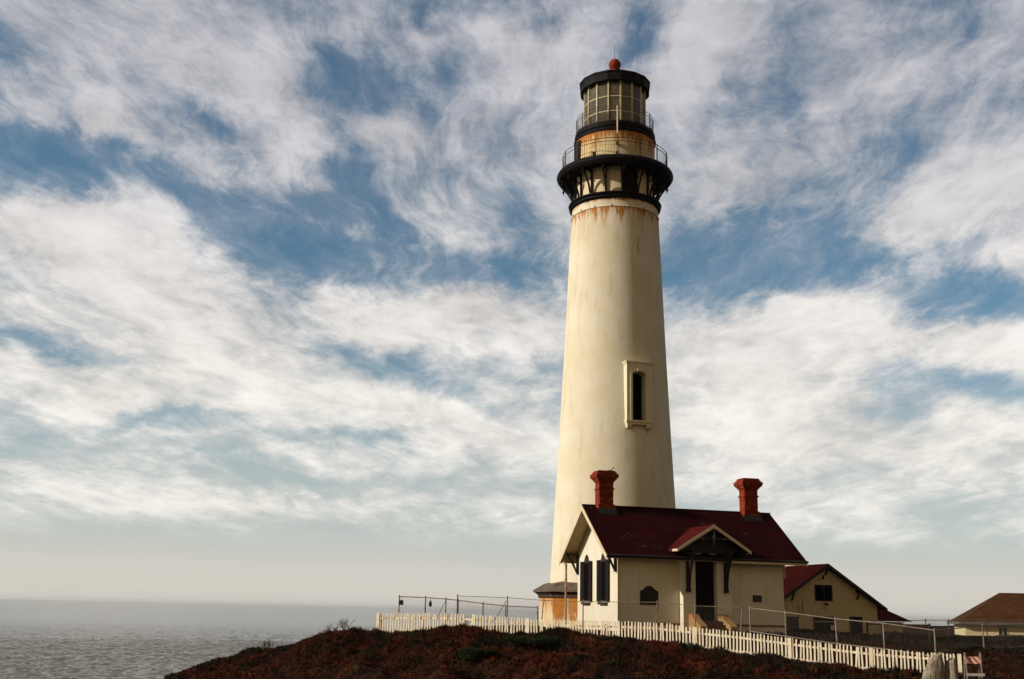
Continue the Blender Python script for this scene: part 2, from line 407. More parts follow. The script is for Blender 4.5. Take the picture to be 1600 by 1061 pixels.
# ------------------------------------------------------------------ world: physical sky + procedural cirrus
SUN_EL = R(24); SUN_AZ = Vector((-.966, -.252, 0)).normalized()
SUN_DIR = Vector((SUN_AZ.x*math.cos(SUN_EL), SUN_AZ.y*math.cos(SUN_EL), math.sin(SUN_EL)))
def dir_azel(px, py):
    d = (Fv + Rv*((px-800)/FPX) + Uv*((530.5-py)/FPX)).normalized()
    return math.degrees(math.atan2(d.x, d.y)), math.degrees(math.asin(d.z))
def build_world():
    w = bpy.data.worlds.new('World'); sc.world = w; w.use_nodes = True
    nt = NT(w.node_tree); nt.n.clear()
    out = nt.node('ShaderNodeOutputWorld')
    sky = nt.node('ShaderNodeTexSky', sky_type='NISHITA'); sky.sun_disc = False
    sky.sun_elevation = SUN_EL; sky.sun_rotation = math.atan2(SUN_AZ.x, SUN_AZ.y)
    sky.altitude = 10; sky.air_density = 1.0; sky.dust_density = 1.2; sky.ozone_density = 2.0
    bg = nt.node('ShaderNodeBackground'); bg.inputs[1].default_value = SKY_STRENGTH
    nt.put(bg.inputs[0], nt.mix(1., sky.outputs[0], (.76, 1.0, 1.0), 'MULTIPLY'))
    d = nt.node('ShaderNodeTexCoord').outputs['Generated']
    x, y, z = nt.sep(d)
    zc = nt.math('MAXIMUM', z, 0.)
    den = nt.math('ADD', zc, .07)
    p = nt.comb(nt.math('DIVIDE', x, den), nt.math('DIVIDE', y, den), 0.)
    p = nt.mapping(p, rot=(0, 0, R(4)))
    wv = nt.vm('SUBTRACT', nt.noise(p, .9, 3, .5, color=True), (.5, .5, .5))
    pw = nt.vm('ADD', p, nt.scale(wv, .5))
    st = nt.mapping(pw, sc_=(1.9, .62, 1))
    n1 = nt.noise(st, 1.25, 14, .66)
    wv2 = nt.vm('SUBTRACT', nt.noise(pw, 3.2, 4, .6, color=True), (.5, .5, .5))
    n2 = nt.noise(nt.mapping(nt.vm('ADD', pw, nt.scale(wv2, .20)), sc_=(4.6, 1.15, 1)), 1.6, 12, .70)
    # broad clear and clouded patches by azimuth and elevation
    az = nt.math('MULTIPLY', nt.math('ARCTAN2', x, y), 180/PI)
    el = nt.math('MULTIPLY', nt.math('ARCSINE', z), 180/PI)
    ae = nt.comb(az, el, 0.)
    wa = nt.vm('SUBTRACT', nt.noise(ae, .16, 5, .6, color=True), (.5, .5, .5))
    ae = nt.vm('ADD', ae, nt.scale(wa, 5.5))
    acc = None
    for (px, py, rx, ry, rot, wt) in PATCHES:
        a, e = dir_azel(px, py); k = math.degrees(1/FPX)*1.7
        v = nt.mapping(ae, loc=(a, e, 0), rot=(0, 0, R(-rot)), sc_=(rx*k, ry*k, 1e3), typ='TEXTURE')
        g = nt.node('ShaderNodeTexGradient', gradient_type='SPHERICAL'); nt.put(g.inputs[0], v)
        acc = nt.math('MULTIPLY', g.outputs['Fac'], wt) if acc is None else nt.math('MULTIPLY_ADD', g.outputs['Fac'], wt, acc)
    lowf = nt.smooth(el, 10., 18.)
    w3 = nt.vm('SUBTRACT', nt.noise(nt.comb(nt.math('MULTIPLY', az, .22), nt.math('MULTIPLY', el, .5), 3.), 1., 4, .55, color=True), (.5, .5, .5))
    n3 = nt.noise(nt.vm('ADD', nt.comb(nt.math('MULTIPLY', az, .13), nt.math('MULTIPLY', el, .36), 0.), nt.scale(w3, .45)), 1., 14, .64)
    cov = nt.math('ADD', nt.math('MULTIPLY', nt.math('SUBTRACT', n1, .5), nt.math('MULTIPLY_ADD', lowf, 1.5, .75)), nt.math('MULTIPLY', nt.math('SUBTRACT', n2, .5), nt.math('MULTIPLY_ADD', lowf, 1.15, .35)))
    cov = nt.math('ADD', cov, nt.math('MULTIPLY', nt.math('SUBTRACT', n3, .5), nt.math('MULTIPLY_ADD', lowf, -1.0, 1.9)))
    cov = nt.math('ADD', nt.math('ADD', cov, nt.math('MULTIPLY', acc, .56)), COVER)
    cov = nt.math('SUBTRACT', cov, nt.smooth(nt.math('ABSOLUTE', az), 38., 75., 0., .9))
    fac = nt.smooth(cov, -.34, .56)
    veil = nt.math('MULTIPLY', nt.smooth(nt.math('ADD', cov, nt.math('MULTIPLY', nt.math('SUBTRACT', n2, .5), 2.2)), -1.05, .4), .24)
    fac = nt.math('SUBTRACT', 1., nt.math('MULTIPLY', nt.math('SUBTRACT', 1., fac), nt.math('SUBTRACT', 1., veil)))
    fac = nt.math('MULTIPLY', fac, nt.smooth(el, 1.6, 4.6, 0., .97))
    # cloud radiance: paler low over the sea, greyer high up, slightly mottled by its own density
    hi = nt.smooth(el, 8., 27.)
    cc = nt.mix(hi, (.95, .905, .845), (.60, .59, .62))
    shade = nt.smooth(nt.math('ADD', nt.math('MULTIPLY', n2, .5), nt.math('ADD', nt.math('MULTIPLY', n1, .5), nt.math('MULTIPLY', n3, .6))), .52, 1.06, .66, 1.20)
    cc = nt.mix(1., cc, nt.comb(shade, shade, shade), 'MULTIPLY')
    cb = nt.node('ShaderNodeBackground'); nt.put(cb.inputs[0], cc); cb.inputs[1].default_value = CLOUD
    mx = nt.node('ShaderNodeMixShader'); nt.put(mx.inputs[0], fac); nt.l.new(bg.outputs[0], mx.inputs[1]); nt.l.new(cb.outputs[0], mx.inputs[2])
    # marine haze low on the horizon
    hz = nt.math('MULTIPLY', nt.smooth(el, .3, 14., .97, 0.), nt.math('MULTIPLY_ADD', fac, -.78, 1.))
    hb = nt.node('ShaderNodeBackground'); nt.put(hb.inputs[0], nt.mix(nt.smooth(el, .8, 4.5), (.725, .685, .615), (.64, .67, .65))); hb.inputs[1].default_value = HAZE
    m2 = nt.node('ShaderNodeMixShader'); nt.put(m2.inputs[0], hz); nt.l.new(mx.outputs[0], m2.inputs[1]); nt.l.new(hb.outputs[0], m2.inputs[2])
    # added warm glow in the unseen sky behind the camera, fills the shaded walls
    warm_fill = nt.math('MULTIPLY', nt.smooth(nt.math('ABSOLUTE', az), 70., 125.), nt.smooth(el, 8., 42., .85, .25))
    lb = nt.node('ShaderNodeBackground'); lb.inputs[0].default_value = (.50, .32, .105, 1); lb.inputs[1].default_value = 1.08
    m3 = nt.node('ShaderNodeMixShader'); nt.put(m3.inputs[0], warm_fill); nt.l.new(m2.outputs[0], m3.inputs[1]); nt.l.new(lb.outputs[0], m3.inputs[2])
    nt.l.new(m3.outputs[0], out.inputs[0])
    w.cycles.sampling_method = 'MANUAL'; w.cycles.sample_map_resolution = 512
SKY_STRENGTH, CLOUD, HAZE, COVER = .088, .95, .93, .16
PATCHES = (  # px, py, half width, half height, tilt, weight
 (60,240,110,45,0,-1.5),(250,300,210,36,12,-1.3),(510,370,170,55,8,-1.5),(560,110,60,36,10,-1.2),(700,130,60,45,0,-1.1),(540,280,55,35,0,-.9),
 (800,410,80,34,0,-1.1),(1180,400,140,46,-14,-1.4),(1340,420,120,32,-8,-1.1),(1000,60,50,34,-40,-1.2),(1075,360,40,36,0,-.8),(1510,470,110,30,-6,-1.2),
 (620,575,120,22,18,-1.1),(90,540,130,16,6,-1.0),(260,660,120,11,3,-1.0),(560,700,90,11,3,-1.0),(440,745,140,9,6,-1.0),(690,10,100,26,0,-.9),(1390,595,80,16,0,-.8),(1560,600,60,22,0,-1.),
 (330,200,60,30,25,-.6),(820,310,60,40,0,-.5),(1100,700,70,12,0,-.4),(60,690,70,14,0,-.5),(860,25,60,20,-20,-.5),(410,720,80,9,8,-.5),
 (145,205,24,50,0,1.1),(60,360,100,36,10,.9),(250,440,160,50,14,.8),(700,500,190,34,2,1.2),(330,560,260,52,8,.7),(140,600,160,40,4,.7),(600,640,110,20,0,.7),(760,690,150,36,0,.8),(400,785,260,15,2,.7),
 (1110,530,130,50,0,.8),(1300,560,150,60,0,.9),(1150,660,150,50,0,.9),(1420,710,200,50,0,.8),(1575,530,60,26,-10,1.),(1090,80,90,50,-30,.8),(1200,260,120,50,-20,.6),(1450,330,140,34,-12,.7),(625,190,45,26,0,.9),(810,100,90,50,-35,.7),(450,160,150,36,14,.6),(300,60,220,50,8,.4),(1400,120,200,80,-10,.35),(560,350,60,14,25,.7),(450,250,120,14,22,.5))
build_world()
ld = bpy.data.lights.new('sun', 'SUN'); ld.energy = 5.0; ld.angle = R(.6); ld.color = (.97, .915, .86)
sun = bpy.data.objects.new('sun', ld); COL.objects.link(sun); sun.rotation_euler = SUN_DIR.to_track_quat('Z', 'Y').to_euler(); sun.location = (-60, 20, 60)
vs = sc.view_settings; vs.view_transform = 'Standard'; vs.look = 'None'; vs.exposure = 0.; vs.gamma = 1.; vs.use_curve_mapping = False
sc.cycles.use_denoising = True; sc.cycles.denoising_prefilter = 'ACCURATE'; sc.cycles.sample_clamp_direct = 4; sc.cycles.sample_clamp_indirect = 4
sc.display_settings.display_device = 'sRGB'

# ------------------------------------------------------------------ sea
def build_sea():
    m, nt, p = material('sea_water', .2, .5)
    co = objco(nt)
    p.inputs['Base Color'].default_value = (.14, .118, .08, 1); p.inputs['IOR'].default_value = 1.33
    a = nt.noise(nt.mapping(co, rot=(0, 0, R(-14)), sc_=(.10, .26, 1)), 1., 6, .6)
    b = nt.noise(nt.mapping(co, rot=(0, 0, R(10)), sc_=(.45, 1.1, 1)), 1., 5, .65)
    c = nt.noise(nt.mapping(co, rot=(0, 0, R(-6)), sc_=(.012, .03, 1)), 1., 3, .5)
    h = nt.math('ADD', nt.math('MULTIPLY', a, 3.2), nt.math('ADD', nt.math('MULTIPLY', b, .8), nt.math('MULTIPLY', c, 6.)))
    nt.put(p.inputs['Normal'], nt.bump(nt.math('MULTIPLY', b, .8), .6, .3))
    # one sheet: fan of quads, waved near the headland and flat far out
    rs = np.concatenate([[2., 40., 80.], np.arange(100, 420, .6), np.arange(420, 900, 1.2), np.arange(900, 2400, 4.), np.geomspace(2450, 60000, 50)])
    an = np.concatenate([np.radians(np.linspace(-180, -44, 28)[:-1]), np.radians(np.linspace(-44, 8, 560)), np.radians(np.linspace(10, 180, 30)[1:])])
    Rr, A = np.meshgrid(rs, an, indexing='ij'); X = (Rr*np.sin(A)).ravel(); Y = (Rr*np.cos(A)).ravel()
    z = np.zeros_like(X)
    for (wl, am, dg, sd) in ((42., .18, -22, 1), (17., .20, 12, 2), (8., .26, -24, 3), (4.6, .28, 14, 4), (2.8, .26, -8, 5), (1.8, .18, 10, 6)):
        u = X*math.sin(R(dg)) + Y*math.cos(R(dg)); w_ = X*math.cos(R(dg)) - Y*math.sin(R(dg))
        n_ = vnoise(u/wl*2, w_/(wl*1.9)*2, sd); z += am*(1-np.abs(2*n_-1))*1.6 - am*.8
    fade = (1 - sstep(Rr.ravel(), 260, 1000)**.6)*sstep(Rr.ravel(), 90, 130)
    v = np.stack([X, Y, -13 + z*fade], 1)
    nr, na = len(rs), len(an); i = np.arange(nr*na).reshape(nr, na)
    q = np.stack([i[:-1, :-1], i[1:, :-1], i[1:, 1:], i[:-1, 1:]], -1).reshape(-1, 4)
    q = q[:, ::-1]
    me = bpy.data.meshes.new('sea'); me.vertices.add(len(v)); me.vertices.foreach_set('co', v.ravel().astype(np.float32))
    me.loops.add(q.size); me.loops.foreach_set('vertex_index', q.ravel().astype(np.int32))
    me.polygons.add(len(q)); me.polygons.foreach_set('loop_start', np.arange(0, q.size, 4, dtype=np.int32)); me.polygons.foreach_set('loop_total', np.full(len(q), 4, dtype=np.int32))
    me.polygons.foreach_set('use_smooth', [True]*len(q)); me.update(); me.materials.append(m)
    o = bpy.data.objects.new('sea', me); COL.objects.link(o)
    tag(o, 'grey rippled ocean reaching to the hazy horizon', 'sea', kind='structure')
    # thin sea air between the headland and the horizon
    hm = bpy.data.materials.new('haze'); hm.use_nodes = True; ht = NT(hm.node_tree); ht.n.clear()
    vo = ht.node('ShaderNodeVolumePrincipled'); vo.inputs['Color'].default_value = (.93, .90, .84, 1); vo.inputs['Density'].default_value = HAZE_DENS; vo.inputs['Anisotropy'].default_value = .2
    ht.l.new(vo.outputs[0], ht.node('ShaderNodeOutputMaterial').inputs['Volume'])
    if HAZE_DENS > 0:
        h_ = 65000; o = MB().box(-h_, -h_, -20, h_, h_, 48).build('haze', hm); tag(o, 'pale marine haze over the water', 'haze', kind='stuff')
HAZE_DENS = .00004
build_sea()

# ------------------------------------------------------------------ lighthouse
TB = -.75
tower = thing('lighthouse', (6.425, 68., TB), -math.atan2(6.425, 68), 'tall tapering cream lighthouse with black iron galleries and red ball on top', 'lighthouse')
def shaft_r(z): return float(np.interp(z, [.7, 1.5, 6.61, 10.51, 15.32, 20, 24.58, 25.2], [3.90, 3.86, 3.60, 3.395, 3.165, 2.97, 2.772, 2.745]))
def pol(r, deg, z): return Vector((r*math.sin(R(deg)), -r*math.cos(R(deg)), z))
def nud(p, q): return p + q
m = MB().lathe([(4.53, -1.3), (4.53, .70), (4.4, .70)], 8, ph=R(-51)); pl = m.build('plinth', M_PLINTH, tower)
m = MB().lathe([(4.50, .703), (4.62, .72), (4.62, .88), (4.84, 1.02)], 8, ph=R(-51)); m.build('moulding', plain('shaded_brown_moulding', (.035, .024, .016), (.07, .045, .028), .9, 2.5, .05), pl)  # brown moulding ring, its colour darkened to carry the shade under the coping
m = MB().lathe([(4.80, 1.022), (4.93, 1.04), (4.93, 1.16), (4.85, 1.2), (4.30, 1.52), (3.80, 1.66)], 8, ph=R(-51)); m.build('coping', M_COPING, pl)
zs = np.linspace(1.0, 24.33, 60)
m = MB().lathe([(shaft_r(z), z) for z in zs] + [(shaft_r(24.34)+.02, 24.34), (shaft_r(24.4)-.01, 24.42)] + [(2.755, 24.43), (2.735, 25.0)], 128)
def in_window(q):
    c = sum((Vector(m.v[i]) for i in q), Vector())/4; a = math.degrees(math.atan2(c.x, -c.y))
    return any(abs((a-aw+180) % 360-180) < 9.5 and z0 < c.z < z1 for aw, z0, z1 in ((23.5, 10.95, 14.05), (203.5, 5.1, 8.2)))
m.f = [q for q in m.f if not in_window(q)]
m.build('shaft', M_SHAFT, tower, True, 40)
# iron hoop with lugs
m = MB().lathe([(2.77, 24.33), (2.80, 24.34), (2.80, 24.37), (2.77, 24.38)], 96)
for k in range(16):
    p = pol(2.79, 10 + 22.5*k - 14, 24.36); m.tube(p - Vector((0, 0, .09)), p + Vector((0, 0, .13)), .022, n=6)
m.build('iron_hoop', M_RAIL, tower)
# black moulded ring under the watch room
m = MB().lathe([(2.74, 24.90), (2.87, 24.94), (2.92, 25.0), (2.92, 25.06), (2.85, 25.09), (2.85, 25.13), (2.95, 25.17), (2.98, 25.23), (2.95, 25.29), (2.80, 25.33), (2.44, 25.34)], 96); m.build('belt_ring', M_IRON, tower, True, 35)
m = MB().lathe([(2.46, 25.3), (2.46, 26.48), (2.452, 26.485), (2.452, 26.50), (2.46, 26.505), (2.46, 27.5)], 96); m.build('watch_room_wall', M_WATCH, tower, True, 30)
# dark iron door panel of the watch room with its frame
def curved(r0, r1, a0, a1, z0, z1, n=8):
    mb = MB()
    for i in range(n):
        b0 = a0+(a1-a0)*i/n; b1 = a0+(a1-a0)*(i+1)/n
        A, B, C, D = pol(r0, b0, z0), pol(r1, b0, z0), pol(r1, b1, z0), pol(r0, b1, z0); h = Vector((0, 0, z1-z0))
        mb.add([A, B, C, D, A+h, B+h, C+h, D+h], [(0, 1, 2, 3), (7, 6, 5, 4), (1, 5, 6, 2), (0, 4, 5, 1), (2, 6, 7, 3), (0, 3, 7, 4)])
    return mb
dr = curved(2.42, 2.50, 12.5, 30, 25.36, 27.1).build('watch_room_door', M_DARK, tower)
f = curved(2.44, 2.55, 10.9, 12.4, 25.36, 27.1); g = curved(2.44, 2.55, 30.1, 31.6, 25.36, 27.1); f.v += g.v; f.f += [tuple(i+len(f.v)-len(g.v) for i in q) for q in g.f]
f.build('door_frame', M_IRON, dr)
curved(2.42, 2.50, 147, 165, 25.9, 27.2).build('watch_room_window', M_DARK, tower)
# main gallery
m = MB().lathe([(2.42, 27.12), (2.95, 27.08), (3.40, 27.00), (3.56, 26.94), (3.63, 26.97), (3.66, 27.04), (3.73, 27.11), (3.755, 27.19), (3.74, 27.27), (3.69, 27.33), (3.66, 27.41), (3.60, 27.43), (2.4, 27.45)], 112); m.build('gallery_deck', M_IRON, tower, True, 35)
def bracket():
    mb = MB(); w = .072
    def pl2(pts): mb.prism([(-w/2, -r, z) for r, z in pts], (w, 0, 0))
    pl2([(2.47, 25.36), (2.58, 25.36), (2.62, 27.06), (2.47, 27.06)])                       # leg on the wall
    pl2([(2.621, 26.84), (3.50, 26.86), (3.54, 26.95), (3.40, 26.98), (2.621, 27.06)])       # arm
    prev = None; pts_o = []; pts_i = []
    for i in range(9):                                                                      # curved strut
        t = i/8; r = 2.66 + .72*t**1.7; z = 25.42 + 1.41*t
        pts_o.append((r+.09, z-.03)); pts_i.append((r-.02, z+.03))
    for i in range(8): pl2([pts_i[i], pts_o[i], pts_o[i+1], pts_i[i+1]])
    pl2([(2.622, 26.35), (2.80, 26.41), (2.80, 26.46), (2.622, 26.42)])
    return mb
def pendant():
    return MB().lathe([(.0, -.02-.30), (.035, -.25), (.02, -.19), (.075, -.12), (.085, -.06), (.05, -.01), (.045, .10), (.07, .13), (.07, .22)], 10)
b0 = bracket().build('bracket', M_IRON, tower); b0.rotation_euler = (0, 0, R(10))
p0 = MB()
p0.v = []; pm = pendant(); p0.add([(v[0], v[1]-3.43, v[2]+26.70) for v in pm.v], pm.f)
pd = p0.build('pendant', M_IRON, b0)
for k in range(1, 16):
    c = clone(b0, tower); c.rotation_euler = (0, 0, R(10 + 22.5*k))
def railing(r, z0, hrails, nb, npost, a0, post_r, bal_r, rail_r, name, ring=True):
    mb = MB()
    seg = npost*4
    for h in hrails:
        for i in range(seg): mb.tube(pol(r, a0+360*i/seg, z0+h), pol(r, a0+360*(i+1)/seg, z0+h), rail_r, n=6)
    lo = hrails[-1]; 
    for i in range(nb):
        a = a0 + 360*(i+.5)/nb; mb.tube(pol(r, a, z0), pol(r, a, z0+hrails[1]), bal_r, n=5)
    o = mb.build(name, M_RAIL, tower)
    pm = MB().tube(pol(r, 0, z0-.1), pol(r, 0, z0+hrails[0]+.02), post_r, n=8); pm.tube(pol(r, 0, z0+hrails[0]), pol(r, 0, z0+hrails[0]+.07), post_r*1.6, post_r*.6, n=8)
    pm.tube(pol(r, 0, z0-.02), pol(r, 0, z0+.06), post_r*2.2, n=8)
    p = pm.build('railing_post', M_RAIL, o); p.rotation_euler = (0, 0, R(a0))
    for k in range(1, npost):
        c = clone(p, o); c.rotation_euler = (0, 0, R(a0+360*k/npost))
railing(3.38, 27.43, (1.20, .98, .08), 120, 15, 3.6, .030, .011, .021, 'gallery_railing')
# service drum
m = MB().lathe([(2.62, 27.43), (2.62, 27.56), (2.58, 27.59), (2.58, 28.5), (2.565, 28.505), (2.565, 28.525), (2.58, 28.53), (2.58, 29.40), (2.60, 29.44), (2.60, 29.52)], 112); drum = m.build('service_drum', M_DRUM, tower, True, 30)
door = curved(2.55, 2.68, -80, -57, 27.46, 29.34, 10).build('drum_door', M_IRON, tower)
hb = MB(); q = pol(2.70, -60, 28.4); hb.tube(q - Vector((0, 0, .12)), q + Vector((0, 0, .12)), .03, n=6); hb.build('handle', M_RAIL, door)
lb = MB(); q = pol(3.22, -23.5, 27.45); lb.box(q.x-.09, q.y-.08, 27.44, q.x+.09, q.y+.08, 27.79); lb.box(q.x-.11, q.y-.10, 27.791, q.x+.11, q.y+.10, 27.82); lb.build('lamp_box', M_IRON, tower)
for zb in (28.45, 27.8):
    lb = MB(); q = pol(2.66, 3.5, zb); lb.box(q.x-.09, q.y-.07, zb, q.x+.09, q.y+.03, zb+.2); lb.build('conduit_box', M_IRON, tower)
# upper gallery
m = MB().lathe([(2.55, 29.50), (2.60, 29.47), (2.66, 29.52), (2.67, 29.61), (2.60, 29.68), (2.56, 29.78), (2.62, 29.86), (2.62, 29.97), (2.585, 30.02), (2.585, 30.14), (2.54, 30.18), (1.7, 30.19)], 112); m.build('upper_gallery_deck', M_IRON, tower, True, 35)
railing(2.50, 30.18, (1.0, .80, .10), 96, 12, 4., .026, .009, .018, 'upper_gallery_railing')
mb = MB(); mb.tube(pol(2.70, 3.6, 29.2), pol(2.70, 3.6, 31.1), .045, n=10); mb.tube(pol(2.52, 3.6, 31.0), pol(2.72, 3.6, 31.0), .02, n=6); mb.build('pale_standpipe', M_TRIM, tower)
# lantern
N16 = 16; G0 = 10.6
m = MB().lathe([(2.02, 30.18), (2.02, 30.40), (1.97, 30.44), (1.94, 30.44)], 16, ph=R(G0)); m.build('lantern_sill', M_TRIM, tower)
fr = MB()
for k in range(N16):
    a, b = G0+22.5*k, G0+22.5*(k+1)
    fr.bar(pol(2.0, a, 30.44), pol(2.0, a, 33.35), .075, .10, side=pol(1, a+90, 0))
    for z in (31.10, 32.12): fr.bar(pol(1.995, a, z), pol(1.995, b, z), .05, .05, side=(0, 0, 1))
lf = fr.build('lantern_frame', M_TRIM, tower)
for k in range(N16):
    a, b = G0+22.5*k+1.1, G0+22.5*(k+1)-1.1
    mb = MB(); A, B = pol(1.98, a, 30.45), pol(1.98, b, 30.45); h = Vector((0, 0, 2.88)); inn = pol(.012, (a+b)/2, 0)
    mb.prism([A, B, B+h, A+h], -inn); mb.build('glass_pane', M_GLASS, lf)
# lens and its curtain
prof = []
for i in range(25):
    z = 30.9 + 2.1*i/24; t = (i/24-.5)*2; r = .92*math.sqrt(max(.12, 1-.62*t*t)); prof += [(r, z), (r*.93, z+.06)]
m = MB().lathe(prof, 24); m.build('lens', M_LENS, tower)
m = MB()
for i in range(96):
    a0, a1 = 150+240*i/96, 150+240*(i+1)/96     # drawn round the sunny side
    r0, r1 = 1.80+.03*math.sin(i*1.9), 1.80+.03*math.sin((i+1)*1.9)
    m.add([pol(r0, a0, 30.5), pol(r1, a1, 30.5), pol(r1, a1, 33.2), pol(r0, a0, 33.2)], [(0, 1, 2, 3)])
m.build('curtain', M_CURTAIN, tower)
m = MB().lathe([(.0, 33.28), (1.98, 33.28), (2.06, 33.14), (2.24, 33.10), (2.30, 33.14), (2.30, 33.62), (2.34, 33.66), (2.34, 33.76), (2.24, 33.80), (1.2, 34.32), (.46, 34.62), (.42, 34.66)], 16, ph=R(G0)); rf = m.build('lantern_roof', M_IRON, tower)
m = MB().lathe([(2.36, 33.77), (2.25, 33.815), (1.2, 34.335), (.47, 34.64)], 16, ph=R(G0)); m.build('roof_sheet', M_LEAD, rf)
m = MB().lathe([(.44, 34.62), (.40, 34.70), (.33, 34.76), (.31, 34.92), (.36, 34.95), (.33, 34.98)] + [(.40*math.cos(t), 35.30+.40*math.sin(t)) for t in np.linspace(-.93, PI/2-.02, 18)], 32); vb = m.build('ventilator_ball', M_RED, tower, True, 35)
m = MB().tube((0, 0, 35.66), (0, 0, 36.85), .022, .006, 6); m.build('lightning_rod', M_RAIL, tower)

# shaft window: a stone surround standing out of the round wall, recessed dark sash
def wbox(mb, a, r0, x0, x1, z0, z1, r1):
    """box in the frame of a facet looking out at angle a"""
    ex = Vector((math.cos(R(a)), math.sin(R(a)), 0)); er = pol(1, a, 0)
    P = [er*r + ex*x + Vector((0, 0, z)) for z in (z0, z1) for r, x in ((r1, x0), (r1, x1), (r0, x1), (r0, x0))]
    mb.add(P, [(0, 3, 2, 1), (4, 5, 6, 7), (0, 1, 5, 4), (1, 2, 6, 5), (2, 3, 7, 6), (3, 0, 4, 7)])
def shaft_window(a, zb, zt, W):
    rf_ = shaft_r(zb) + .20                                     # the face stands plumb, so it projects further higher up
    ri = shaft_r(zt) - .6
    ex = Vector((math.cos(R(a)), math.sin(R(a)), 0)); er = pol(1, a, 0)
    def P(x, z, r): return er*r + ex*x + Vector((0, 0, z))
    o = MB(); h = W/2; iw = .42
    z0, z1 = zb+.50, zt-.30
    zs_ = z1 - .62
    arch = [(iw*math.cos(t), zs_ + .02 + .17*math.sin(t)) for t in np.linspace(0, PI, 13)]
    for sgn in (-1, 1):
        wbox(o, a, ri, *( (-h, -iw) if sgn < 0 else (iw, h)), z0, z1, rf_)
    # spandrel over the segmental arch
    for i in range(12):
        (xa, za), (xb, zb2) = arch[i], arch[i+1]
        q = [P(xa, za, rf_), P(xb, zb2, rf_), P(xb, z1, rf_), P(xa, z1, rf_)]
        o.prism(q, -er*(rf_-ri))
    wf = o.build('shaft_window', M_STONE, tower)
    md = MB()                                                    # raised moulding round the opening and the keystone
    for sgn in (-1, 1): md.bar(P(sgn*(iw+.10), z0, rf_+.022), P(sgn*(iw+.10), zs_+.02, rf_+.022), .11, .045, side=ex)
    arch2 = [((iw+.10)*math.cos(t), zs_ + .02 + .27*math.sin(t)) for t in np.linspace(0, PI, 13)]
    for i in range(12): md.bar(P(arch2[i][0], arch2[i][1], rf_+.022), P(arch2[i+1][0], arch2[i+1][1], rf_+.022), .045, .11, side=er)
    md.prism([P(-.13, zs_+.21, rf_+.045), P(.13, zs_+.21, rf_+.045), P(.18, z1-.02, rf_+.045), P(-.18, z1-.02, rf_+.045)], er*.05)
    md.build('moulding', M_STONE, wf)
    cp = MB(); wbox(cp, a, ri, -h-.03, h+.03, z1+.002, z1+.10, rf_+.035); wbox(cp, a, ri, -h-.08, h+.08, z1+.102, z1+.18, rf_+.085); cp.build('cap', M_STONE, wf)
    sl = MB(); wbox(sl, a, ri, -h-.05, h+.05, z0-.13, z0-.002, rf_+.07); wbox(sl, a, ri, -h-.01, h+.01, z0-.25, z0-.132, rf_+.02)
    for sgn in (-1, 1):
        c = sgn*(h-.18); wbox(sl, a, ri, c-.17, c+.17, z0-.36, z0-.252, rf_+.03); wbox(sl, a, ri, c-.13, c+.13, z0-.46, z0-.362, rf_-.03)
    sl.build('sill', M_STONE, wf)
    pn = MB(); wbox(pn, a, ri+.05, -iw+.002, iw-.002, z0+.002, zs_+.24, ri+.36); pn.build('pane', M_WINGLASS, wf)
shaft_window(23.5, 10.38, 14.50, 1.60)
shaft_window(203.5, 4.5, 8.7, 1.62)

KT = 72.5/68                                                    # whole tower set a little farther back, behind the cottage
tower.scale = (KT,)*3; tower.location = (6.425*KT, 68*KT, TB*KT)
# ------------------------------------------------------------------ cottage at the foot of the tower
CT = R(15.3); CB = -1.0
cot = thing('cottage', (5.81, 60., CB), CT, 'cream cottage with maroon roof and two red chimneys at the foot of the lighthouse', 'house')
LX, LY = 9.65, 6.45; RZ, SL = 5.75, .72; EY = .75
def roofz(y): return RZ - SL*abs(y - LY/2)                     # top of shingles
TH = .20
# walls with the portal
w = MB(); zt = roofz(0) - TH
w.add([(0,0,CB-.4),(LX,0,CB-.4),(LX,LY,CB-.4),(0,LY,CB-.4),(0,0,zt),(LX,0,zt),(LX,LY,zt),(0,LY,zt),(0,LY/2,RZ-TH),(LX,LY/2,RZ-TH)],
      [(0,1,5,4),(2,3,7,6),(1,2,6,9,5),(3,0,4,8,7),(4,5,9,8),(6,7,8,9)])
wl = w.build('wall', M_WALL, cot)
cl = MB(); cl.box(-.012, -.03, CB, .16, -.003, 2.88); cl.build('corner_board', M_TRIM, cot)
for x0, x1 in ((0.02, 3.44), (6.36, LX-.02)):
    bb = MB(); bb.box(x0, -.045, -.62, x1, -.004, -.53); bb.build('base_band', M_FOUND, cot)
# main roof
def slab(mb, x0, x1, side, t0, t1):
    """one slope: from ridge to eave, layer between depths t0..t1 under the shingle surface"""
    ye = -EY if side < 0 else LY+EY; yr = LY/2
    ze = RZ - SL*(LY/2+EY)
    mb.prism([(x0, yr, RZ-t0), (x0, ye, ze-t0), (x0, ye, ze-t1), (x0, yr, RZ-t1)], (x1-x0, 0, 0))
r = MB()
for sd in (-1, 1): slab(r, -.87, LX+1.05, sd, 0, .085)
roof = r.build('roof', M_SHINGLE, cot)
r = MB()
for sd in (-1, 1): slab(r, -.84, LX+1.02, sd, .088, .19)
r.build('soffit', M_SOFFIT, roof)
for x0, x1 in ((-.905, -.872), (LX+1.053, LX+1.085)):
    r = MB()
    for sd in (-1, 1): slab(r, x0, x1, sd, .03, .30)
    r.build('bargeboard', M_TRIM, roof)
ze = RZ - SL*(LY/2+EY)
r = MB(); r.box(-.84, -EY-.035, ze-.16, 6.2, -EY-.003, ze-.06); r.build('fascia', M_DKWOOD, roof)
r = MB(); r.box(6.203, -EY-.035, ze-.24, LX+1.02, -EY-.003, ze-.06); r.build('fascia', M_TRIM, roof)
r = MB()
for i in range(1): r.tube((-.90, -EY-.09, ze-.03), (LX+1.08, -EY-.09, ze-.05), .062, n=8)
r.build('gutter', M_DKWOOD, roof)
